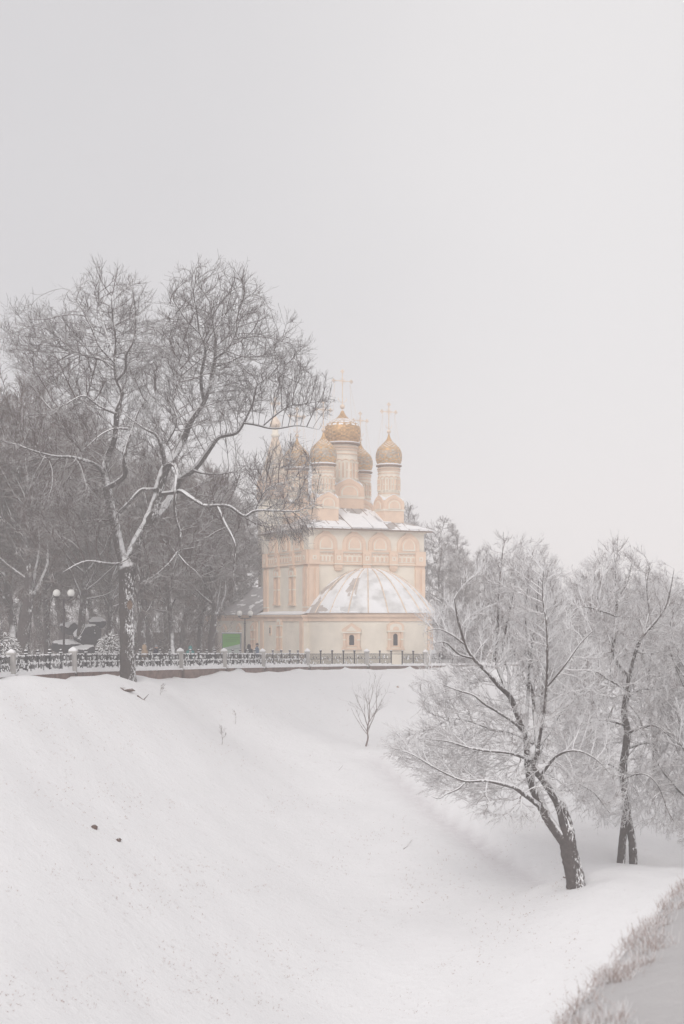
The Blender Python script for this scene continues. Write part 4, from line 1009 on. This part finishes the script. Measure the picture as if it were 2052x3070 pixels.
spots = [ # px, D, kind, scale, label
 (95, 100, 0, 1.0, 'thick dark trunked park tree between the left fence pillars'),
 (22, 104, 1, .98, 'dark park tree at the very left edge behind the snowy shrub'),
 (232, 108, 2, .92, 'straight park tree just right of the left twin globe lamp'),
 (152, 112, 3, .95, 'slim park tree just left of the left twin globe lamp'),
 (440, 104, 1, .80, 'snow plastered park tree right behind the tan coated walker'),
 (520, 106, 2, .72, 'park tree left of the walker in the teal jacket'),
 (603, 112, 3, .78, 'slim park tree right of the walker in the teal jacket'),
 (648, 109, 0, .66, 'forked park tree immediately left of the green board'),
 (-70, 100, 2, .98, None), (-20, 125, 0, 1.1, None), (60, 130, 3, 1.2, None), (130, 138, 1, 1.15, None), (190, 126, 0, 1.05, None), (270, 134, 3, 1.0, None),
 (330, 128, 1, .92, None), (385, 138, 2, .9, None), (455, 126, 0, .80, None), (490, 142, 3, .92, None), (560, 132, 1, .82, None), (620, 146, 2, .86, None),
 (690, 150, 3, .9, None), (745, 156, 1, .82, None), (300, 116, 2, .85, None), (20, 150, 1, 1.15, None), (240, 155, 2, 1.1, None), (420, 160, 3, 1.05, None), (560, 165, 0, .95, None), (150, 168, 3, 1.2, None), (-60, 160, 0, 1.1, None), (350, 175, 1, 1.1, None), (660, 175, 0, .98, None)]
used = set(); rg = random.Random(4)
for px, D, kd, sc_, lb in spots:
    if kd not in used: o_ = kinds[kd]; used.add(kd)
    else: o_ = copy_tree(kinds[kd])
    o_.location = T3(px, D); o_.rotation_euler = (0, 0, rg.uniform(0, 6.28)); o_.scale = (sc_, sc_, sc_*rg.uniform(.94, 1.05))
    o_['label'] = lb or COMMON; o_['group'] = PG
FG = 'frosted trees beyond the right slope'
fk = [gen_tree('far_tree', 'x', 31, 17, .24, (M['fbark'], M['farcrown']), (15, 2200, 4500, 5500), spread=.40, low=.18, rtip=.015, group=FG),
      gen_tree('far_tree', 'x', 32, 16, .22, (M['fbark'], M['farcrown']), (18, 2200, 4500, 5500), spread=.46, low=.08, rtip=.015, group=FG),
      gen_tree('far_tree', 'x', 33, 18, .20, (M['fbark'], M['farcrown']), (15, 2200, 4500, 5500), spread=.32, low=.15, rtip=.015, group=FG)]
FCOM = 'frosted bare tree in the hazy wood beyond the right slope'
fspots = [(1330, 150, 0, .93, 'tall hazy frosted tree just right of the church'), (1395, 146, 1, .72, None), (1450, 160, 2, .72, None), (1545, 158, 1, .70, None), (1600, 170, 0, .62, None),
          (1660, 150, 2, .52, None), (1720, 165, 1, .58, None), (1775, 175, 0, .62, None), (1840, 160, 2, .62, None), (1910, 172, 1, .64, None), (1975, 165, 0, .62, None), (2040, 170, 2, .52, None), (2110, 160, 1, .58, None),
          (1490, 190, 1, .74, None), (1640, 195, 2, .66, None), (1800, 200, 1, .66, None), (1950, 205, 2, .6, None), (1365, 185, 1, .85, None), (1215, 165, 2, 1.02, 'sparse tall tree rising behind the right hand dome of the church'), (1120, 175, 0, 1.12, 'frosted tree showing between the two right hand domes')]
used = set()
for px, D, kd, sc_, lb in fspots:
    if kd not in used: o_ = fk[kd]; used.add(kd)
    else: o_ = copy_tree(fk[kd])
    x, y, z = T3(px, D); o_.location = (x, y, z-.2); o_.rotation_euler = (0, 0, rg.uniform(0, 6.28)); o_.scale = (sc_,)*3
    o_['label'] = lb or FCOM; o_['group'] = FG
# frosted trees in the valley at the right edge
vk = gen_tree('valley_tree', 'frosted tree at the right edge of the valley floor, crown cut by the frame', 41, 15, .25, (M['fbark'], M['fcrown']), (18, 3400, 5500, 7000), spread=.50, low=.06, rtip=.010, group='frosted trees on the valley floor')
vk.location = (18.6, 68, hz(18.6, 68)-.2)
for (px, D, sc_, lb) in ((1970, 92, 1.0, 'hazy frosted tree behind the tree with two parted trunks'), (1760, 104, 1.0, 'hazy frosted tree between the leaning tree and the parted trunks'), (1630, 112, .95, 'hazy frosted tree behind the leaning tree, on the far slope'), (2090, 100, 1.0, 'pale frosted tree farthest right on the far slope')):
    v = copy_tree(vk); x = (px-CX)/F*D; v.location = (x, D, hz(x, D)-.2); v.scale = (sc_,)*3; v.rotation_euler = (0, 0, rg.uniform(0, 6)); v['label'] = lb

# undergrowth: dense dark brush deep in the park, frosted brush beyond the right slope
def brush(name, px0, px1, D0, D1, hgt, n, mat, seed, r):
    rng = np.random.default_rng(seed); D = rng.uniform(D0, D1, n); px = rng.uniform(px0, px1, n); x = (px-CX)/F*D
    z = terr(x, D); base = np.c_[x, D, z+rng.uniform(-.1, .1, n)]
    d = nrm(np.c_[rng.normal(0, .3, (n, 2)), np.ones(n)]); H = hgt*rng.uniform(.5, 1.15, n)*(1+.25*np.sin(px*.021+D)); K = 7; o_ = [base]
    for k_ in range(K-1): d = nrm(d+rng.normal(0, .14, d.shape)); o_.append(o_[-1]+d*(H/(K-1))[:, None])
    P_ = np.stack(o_, 1); R_ = np.linspace(r*1.8, r, K)[None]*np.ones((n, 1))
    l2 = grow(rng, P_, R_, n*6, t=(.15, 1), ang=(45, 15), lr=.4, lmin=.4, lmax=1.8, K=5, wob=.2, up=.04, rr=.8, rtip=r)
    l3 = grow(rng, *l2, n*16, t=(.1, 1), ang=(45, 15), lr=.5, lmin=.3, lmax=.8, K=4, wob=.2, up=.02, rr=.9, rtip=r)
    Vs, Qs, o = [], [], 0
    for P2, R2, sd in ((P_, R_, 4), (*l2, 3), (*l3, 3)):
        V, Q = tubes(P2, R2, sd); Vs.append(V); Qs.append(Q+o); o += len(V)
    tag(mesh_np(name, np.vstack(Vs), np.vstack(Qs), mat), kind='stuff')
brush('undergrowth', -160, 640, 128, 185, 5.5, 900, M['bgcrown'], 71, .014)
brush('undergrowth', 1310, 2200, 145, 190, 6.5, 800, M['farcrown'], 72, .017)

# saplings
def sapling(px, py, Hpx, label, seed, n=9, spread=.5):
    x, y, z = hit(px, py); H = Hpx/F*y; rng = np.random.default_rng(seed)
    t = thing('sapling', label, 'sapling', (x, y, z), 0, 'saplings on the snowy slope')
    tr = [np.r_[0, 0, -.1, .012*H], np.r_[.03*H, 0, .1*H, .010*H], np.r_[.02*H, .02, .2*H, .008*H], np.r_[.05*H, .0, .38*H, .006*H], np.r_[.04*H, 0, .6*H, .003*H]]
    limb_mesh('stem', tr, M['sapling'], t, 16, 6, .02, rng)
    q = resample(tr, 14)[None]
    l1 = grow(rng, q[:, :, :3], q[:, :, 3], n, t=(.25, 1), ang=(30, 9), lr=1.0, lmin=.38*H, lmax=.62*H, K=10, wob=.09, up=.03, rr=.8, rmax=.006*H, rtip=.005)
    l2 = grow(rng, *l1, n*5, t=(.2, 1), ang=(30, 10), lr=.45, lmin=.1*H, lmax=.3*H, K=6, wob=.10, up=.02, rr=.7, rtip=.005)
    l3 = grow(rng, *l2, n*14, t=(.2, 1), ang=(35, 10), lr=.45, lmin=.04*H, lmax=.14*H, K=4, wob=.12, up=.02, rr=.7, rtip=.004)
    crown_mesh('twigs', [(*l1, 4), (*l2, 3), (*l3, 3)], M['sapling'], t)
sapling(1097, 2236, 238, 'slender bare sapling alone on the snowy slope below the apse', 51, 11)
sapling(666, 2230, 62, 'tiny reddish sapling low on the middle of the slope', 52, 6)
sapling(706, 2170, 45, 'thin pale twig sprouting upslope of the tiny reddish sapling', 53, 3)
sapling(480, 2085, 50, 'thin twiggy shoot below the fence right of the huge tree', 54, 4)

# ------------------------------------------------------------------ small things on the slope
def blob(name, label, cat, px, py, size, mat, seed, flat=.6, group=None, sink=.3):
    x, y, z = hit(px, py); rng = random.Random(seed); m = MB()
    pr = []
    for i in range(9): pr.append((max(.01, sin(pi*i/8)), -cos(pi*i/8)))
    m.lathe(pr, 0, 0, 12)
    ph = [rng.uniform(0, 6) for _ in range(6)]
    m.v = [(vx*size*(1+.25*sin(3*vy+ph[0])+.2*sin(5*vz+ph[1])), vy*size*(1+.25*sin(4*vx+ph[2])), vz*size*flat*(1+.3*sin(3*vx+ph[3]))) for vx, vy, vz in m.v]
    o_ = m.build(name, mat, None, True); o_.location = (x, y, z+size*flat*.12); return tag(o_, label, cat, group)
blob('stone', 'upper dark stone of the pair poking out of the left slope', 'stone', 283, 2484, .14, M['soil'], 1, .9, 'dark stones on the left slope')
blob('stone', 'lower dark stone of the pair poking out of the left slope', 'stone', 355, 2522, .13, M['soil'], 2, .8, 'dark stones on the left slope')
blob('soil_clod', 'dark patch of bare soil under the roots of the huge forked tree', 'soil clod', 378, 2070, .42, M['soil'], 3, .35)
blob('clod', 'lone brown clod high on the slope right of the sapling', 'clod', 1192, 2061, .11, M['drygrass'], 4, .9)
def stick(label, pts_px, r, seed, mat='soil'):
    w_ = [np.array(hit(px, py)) for px, py in pts_px]; b0 = w_[0]
    m = MB(); pts_ = [tuple(p-b0+np.array([0, 0, r*.8])) for p in w_]; m.tube(pts_, np.linspace(r, r*.4, len(pts_)), 6)
    if len(pts_) > 2:
        m.tube([pts_[1], tuple(np.array(pts_[1])+np.array([.3, .1, .35]))], [r*.6, r*.25], 5)
    o_ = m.build('fallen_branch', M[mat], None, True); o_.location = b0; return tag(o_, label, 'branch', 'fallen branches on the snow')
stick('short dark log on the snow right below the huge forked tree', [(412, 2090), (430, 2103), (448, 2113)], .07, 1)
stick('short fallen twig on the snow at the middle of the slope', [(1003, 2310), (1014, 2315), (1025, 2323)], .03, 2)
stick('forked twig standing in the snow below the middle of the slope', [(1210, 2548), (1222, 2538), (1235, 2520)], .02, 3, 'sapling')
stick('thin branch half buried at the foot of the leaning tree', [(1690, 2632), (1715, 2641), (1738, 2650)], .035, 4)
# soil and stones along the foot of the fence plinth: ragged snow line is left to the terrain

# ------------------------------------------------------------------ lamps, board
def lamp(px, D, ztop, label, gr):
    x, y, z = T3(px, D); H = ztop-z; r = gr
    t = thing('street_lamp', label, 'street lamp', (x, y, z), 0, 'twin globe street lamps in the park')
    m = MB(); m.lathe([(.16, -.1), (.16, .35), (.11, .45), (.085, .55), (.07, H*.7), (.055, H-.55)], 0, 0, 12); m.lathe([(.1, H*.78), (.11, H*.79), (.1, H*.80)], 0, 0, 12)
    m.build('pole', M['pole'], t, True)
    m = MB(); m.tube([(-.48, 0, H-.42), (-.45, 0, H-.52), (-.25, 0, H-.58), (0, 0, H-.56), (.25, 0, H-.58), (.45, 0, H-.52), (.48, 0, H-.42)], .04, 8); m.build('arm', M['pole'], t, True)
    for sx in (-1, 1):
        m = MB(); m.lathe([(.06, H-.46), (.13, H-.38), (.15, H-.33)], sx*.5, 0, 12, 0); cp = m.build('holder', M['pole'], t)
        m = MB(); m.ball((sx*.5, 0, H-r*.35), r, 0, 18); m.build('globe', M['globe'], t, True)
lamp(192, 93, P3(0, 1774, 93)[2], 'twin globe street lamp among the dark trunks at the left', .26)
lamp(735, 124, P3(0, 1836, 124)[2], 'twin globe street lamp in front of the church wall', .26)
x, y, z = T3(695, 116)
bd = thing('notice_board', 'green and white notice board on legs in front of the church wing', 'notice board', (x, y, z))
h0 = CZ-(1960-HY)/F*116-z; h1 = CZ-(1898-HY)/F*116-z; hw = .86
m = MB(); m.box(-hw, hw, 0, .1, h0, h0+.06); m.box(-hw, hw, 0, .1, h1-.07, h1); m.box(-hw, -hw+.07, 0, .1, h0+.06, h1-.07); m.box(hw-.12, hw, 0, .1, h0+.06, h1-.07); m.build('frame', M['steel'], bd)
for sx in (-.7, .7):
    m = MB(); m.box(sx-.04, sx+.04, .02, .08, -.2, h0); m.build('leg', M['steel'], bd)
m = MB(); m.add([(-hw+.07, .03, h0+.06), (hw-.12, .03, h0+.06), (hw-.12, .03, h0+.85), (-hw+.07, .03, h0+.5)], [(0, 1, 2, 3)], 1)
m.add([(-hw+.07, .03, h0+.5), (hw-.12, .03, h0+.85), (hw-.12, .03, h1-.07), (-hw+.07, .03, h1-.07)], [(0, 1, 2, 3)], 0)
m.box(-hw+.07, hw-.12, .035, .09, h0+.06, h1-.07, 1)
for i, (x0, x1) in enumerate(((-.35, .62), (-.55, .60), (-.5, .45))): m.box(x0, x1, .026, .03, h1-.36-.16*i-.04, h1-.36-.16*i, 2)
m.add([(-hw+.1, .026, h0+.25), (hw-.14, .026, h0+.48), (hw-.14, .026, h0+.52), (-hw+.1, .026, h0+.28)], [(0, 1, 2, 3)], 3)
m.build('poster', [M['green'], M['print'], M['greend'], M['steel']], bd)
m = MB(); m.box(-hw-.02, hw+.02, -.03, .13, h1, h1+.06); m.build('snow', M['snow'], bd)

# ------------------------------------------------------------------ boulders, shrubs, low building
mon = 'snow capped boulders behind the left fence'
def boulder(px, py, D, sx, sy, sz, seed, label):
    x, y, z = P3(px, py, D); rng = np.random.default_rng(seed)
    import bmesh
    bm = bmesh.new(); bmesh.ops.create_icosphere(bm, subdivisions=4, radius=1)
    pl = nrm(rng.normal(size=(16, 3))); ds = rng.uniform(.55, .95, 16)
    for v in bm.verts:
        c = np.array(v.co); 
        for n_, d_ in zip(pl, ds):
            s_ = c@n_-d_
            if s_ > 0: c = c-n_*s_*.92
        c = c*(1+.02*math.sin(9*c[0]+5*c[2]))
        v.co = (c[0]*sx, c[1]*sy, c[2]*sz)
    me = bpy.data.meshes.new('boulder'); bm.to_mesh(me); bm.free(); me.materials.append(M['rock'])
    o_ = link('boulder', me); o_.location = (x, y, z); o_.rotation_euler = (0, 0, rng.uniform(0, 6)); tag(o_, label, 'boulder', mon)
boulder(268, 1905, 108, 1.5, 1.3, 1.0, 1, 'largest dark boulder with a snow cap right of the left twin globe lamp')
boulder(205, 1935, 107, 1.4, 1.0, .75, 2, 'low snow covered boulder right at the foot of the left twin globe lamp')
boulder(255, 1950, 106, 1.5, 1.0, .6, 3, 'flat snowy boulder in front of the largest boulder')
boulder(215, 1885, 111, 1.2, 1.0, .7, 4, 'dark boulder with a thin snow top behind the lamp pole')
boulder(290, 1868, 111, .8, .8, .55, 5, 'small snowy boulder crowning the pile')
def shrub(px, D, h, w_, label, seed):
    x, y, z = T3(px, D); rng = np.random.default_rng(seed); t = thing('evergreen_shrub', label, 'shrub', (x, y, z), 0, 'snow laden shrubs behind the left fence')
    n_ = 900; u = nrm(rng.normal(size=(n_, 3))); r = rng.uniform(.2, 1, n_)**.5
    base = np.c_[u[:, 0]*r*w_, u[:, 1]*r*w_, h*.52+u[:, 2]*r*h*.5]; base[:, 2] = np.maximum(base[:, 2], .08)
    d = nrm(np.c_[u[:, 0], u[:, 1], u[:, 2]*.3-.1]); K = 5; o_ = [base]
    for k_ in range(K-1): d = nrm(d+rng.normal(0, .3, d.shape)+np.array([0, 0, -.08])); o_.append(o_[-1]+d*.09)
    P_ = np.stack(o_, 1); R_ = np.linspace(.055, .03, K)[None]*rng.uniform(.6, 1.2, (n_, 1))
    crown_mesh('foliage', [(P_, R_, 5)], M['shrub'], t)
    m = MB(); m.tube([(0, 0, -.2), (0, .02, h*.5), (.03, 0, h*.9)], [.09, .06, .02], 6); m.build('stem', M['bgbark'], t)
shrub(5, 92, 3.0, 1.2, 'snow laden evergreen shrub at the left edge behind the fence', 61)
shrub(330, 99, 2.8, .85, 'snow laden evergreen shrub beside the huge tree trunk', 62)
x, y, z = T3(500, 150)
lb = thing('low_building', 'low brown building with a snowy roof far behind the park trees', 'building', (x, y, z))
m = MB(); m.box(-4.6, 6.4, 0, 6, -.5, 3.0); m.build('wall', M['brown'], lb)
m = MB(); m.add([(-5, -.5, 3.0), (6.8, -.5, 3.0), (6.8, 3, 4.3), (-5, 3, 4.3), (6.8, 6.5, 3), (-5, 6.5, 3)], [(0, 1, 2, 3), (3, 2, 4, 5), (1, 4, 2), (0, 3, 5)]); m.build('roof', M['snow'], lb)
for q in range(4):
    m = MB(); m.box(-3.6+q*2.6, -2.6+q*2.6, -.05, .0, 1.0, 2.2); m.build('window', M['dark'], lb)
x, y, z = T3(2030, 250)
lb = thing('far_house', 'far grey house with a long flat roof at the right edge above the trees', 'house', (x, y, z-.3))
hh = CZ-(1872-HY)/F*250-z
m = MB(); m.box(-4.5, 7, 0, 9, -1, hh); m.build('wall', M['brown'], lb)
m = MB(); m.add([(-5, -.5, hh), (7.5, -.5, hh), (6.5, 4.5, hh+1.4), (-4, 4.5, hh+1.4), (7.5, 9.5, hh), (-5, 9.5, hh)], [(0, 1, 2, 3), (3, 2, 4, 5), (1, 4, 2), (0, 3, 5)]); m.build('roof', M['roof'], lb)

# ------------------------------------------------------------------ people behind the fence
def person(px, D, label, coat, hat, hood=False, h=1.72, turn=0.0):
    x, y, z = T3(px, D); t = thing('person', label, 'person', (x, y, z), turn, 'walkers behind the fence'); s = h/1.72
    V = [(0, 0, .95), (0, .0, 1.15), (0, 0, 1.38), (0, -.01, 1.47), (0, -.02, 1.54), (0, -.03, 1.64),
         (.19, 0, 1.38), (.26, .02, 1.12), (.24, -.10, .90), (.23, -.14, .82), (-.19, 0, 1.38), (-.26, .02, 1.12), (-.24, -.06, .88), (-.23, -.08, .80),
         (.10, 0, .90), (.11, -.05, .50), (.11, .02, .09), (.12, -.14, .05), (-.10, 0, .90), (-.11, .08, .50), (-.11, .16, .10), (-.12, .02, .05)]
    E = [(0, 1), (1, 2), (2, 3), (3, 4), (4, 5), (2, 6), (6, 7), (7, 8), (8, 9), (2, 10), (10, 11), (11, 12), (12, 13), (0, 14), (14, 15), (15, 16), (16, 17), (0, 18), (18, 19), (19, 20), (20, 21)]
    Rr = [.15, .14, .14, .06, .075, .10, .075, .055, .045, .04, .075, .055, .045, .04, .10, .075, .055, .045, .10, .075, .055, .045]
    me = bpy.data.meshes.new('body'); me.from_pydata([(a*s, b*s, c*s) for a, b, c in V], E, []); me.materials.append(M['blackc'])
    o_ = link('body', me, t); o_.modifiers.new('skin', 'SKIN')
    for v, r in zip(me.skin_vertices[0].data, Rr): v.radius = (r*s, r*s)
    me.skin_vertices[0].data[0].use_root = True; sb = o_.modifiers.new('sub', 'SUBSURF'); sb.levels = 1; sb.render_levels = 2
    # face and head
    m = MB(); m.lathe([(.01, 1.52), (.06, 1.525), (.085, 1.57), (.092, 1.63), (.085, 1.69), (.05, 1.735), (.01, 1.745)], 0, -.03, 14, ex=.88)
    m.ball((0, -.125, 1.615), .02, 0, 6); m.box(-.03, .03, -.118, -.108, 1.565, 1.575, 1)
    for sx in (-1, 1): m.ball((sx*.032, -.108, 1.645), .012, 1, 6); m.ball((sx*.085, -.03, 1.62), .022, 0, 6)
    m.v = [(a*s, b*s, c*s) for a, b, c in m.v]; m.build('face', [M['skin'], M['blackc']], t, True)
    m = MB(); m.lathe([(.235, .62), (.24, .75), (.215, .95), (.215, 1.2), (.225, 1.33), (.17, 1.44), (.085, 1.50), (.075, 1.52)], 0, 0, 18)
    m.v = [(a*s*1.08, b*s*.72, c*s) for a, b, c in m.v]
    for sx in (-1, 1): m.tube([(sx*.20*s, 0, 1.40*s), (sx*.29*s, .02, 1.12*s), (sx*.26*s, -.08, .90*s)], [.095*s, .075*s, .062*s], 10)
    m.build('coat', M[coat], t, True)
    m = MB()
    if hood: m.lathe([(.14, 1.46), (.15, 1.55), (.145, 1.66), (.12, 1.74), (.06, 1.79), (.01, 1.80)], 0, .02, 16)
    else: m.lathe([(.102, 1.655), (.108, 1.70), (.095, 1.755), (.05, 1.79), (.01, 1.80)], 0, -.02, 16); m.ball((0, -.02, 1.80), .03, 0, 8)
    m.v = [(a*s, b*s, c*s) for a, b, c in m.v]; m.build('hood' if hood else 'hat', M[hat], t, True)
person(434, 93.5, 'person in a tan hooded coat behind the fence right of the huge tree', 'tan', 'tan', True, 1.80, rad(60))
person(468, 95.5, 'person in a dark coat and grey hat just right of the tan coat', 'navy', 'greyc', False, 1.78, rad(80))
person(571, 108, 'person in a teal jacket among the park trunks', 'teal', 'teal', True, 1.80, rad(200))
person(748, 108.5, 'person in black with a round black hat right of the lamp pole', 'blackc', 'blackc', True, 1.84, rad(150))
person(771, 111, 'person in a steel blue jacket and dark hat next to a fence pillar', 'blue', 'blackc', False, 1.92, rad(110))

for o_ in list(COL.objects):
    if o_.name.split('.')[0] == 'snow' and o_.parent: o_['kind'] = 'stuff'
# ------------------------------------------------------------------ haze
me = bpy.data.meshes.new('haze'); b = MB(); b.box(-230, 300, -12, 460, -19, 46)
hz_m = bpy.data.materials.new('falling snow haze'); hz_m.use_nodes = True; nt = hz_m.node_tree; nt.nodes.clear()
o_ = N(nt, 'ShaderNodeOutputMaterial'); v_ = N(nt, 'ShaderNodeVolumePrincipled')
v_.inputs['Color'].default_value = (.985, .957, .957, 1); v_.inputs['Density'].default_value = .0024; v_.inputs['Anisotropy'].default_value = .0
nt.links.new(v_.outputs[0], o_.inputs['Volume'])
tag(b.build('haze', hz_m), kind='stuff')
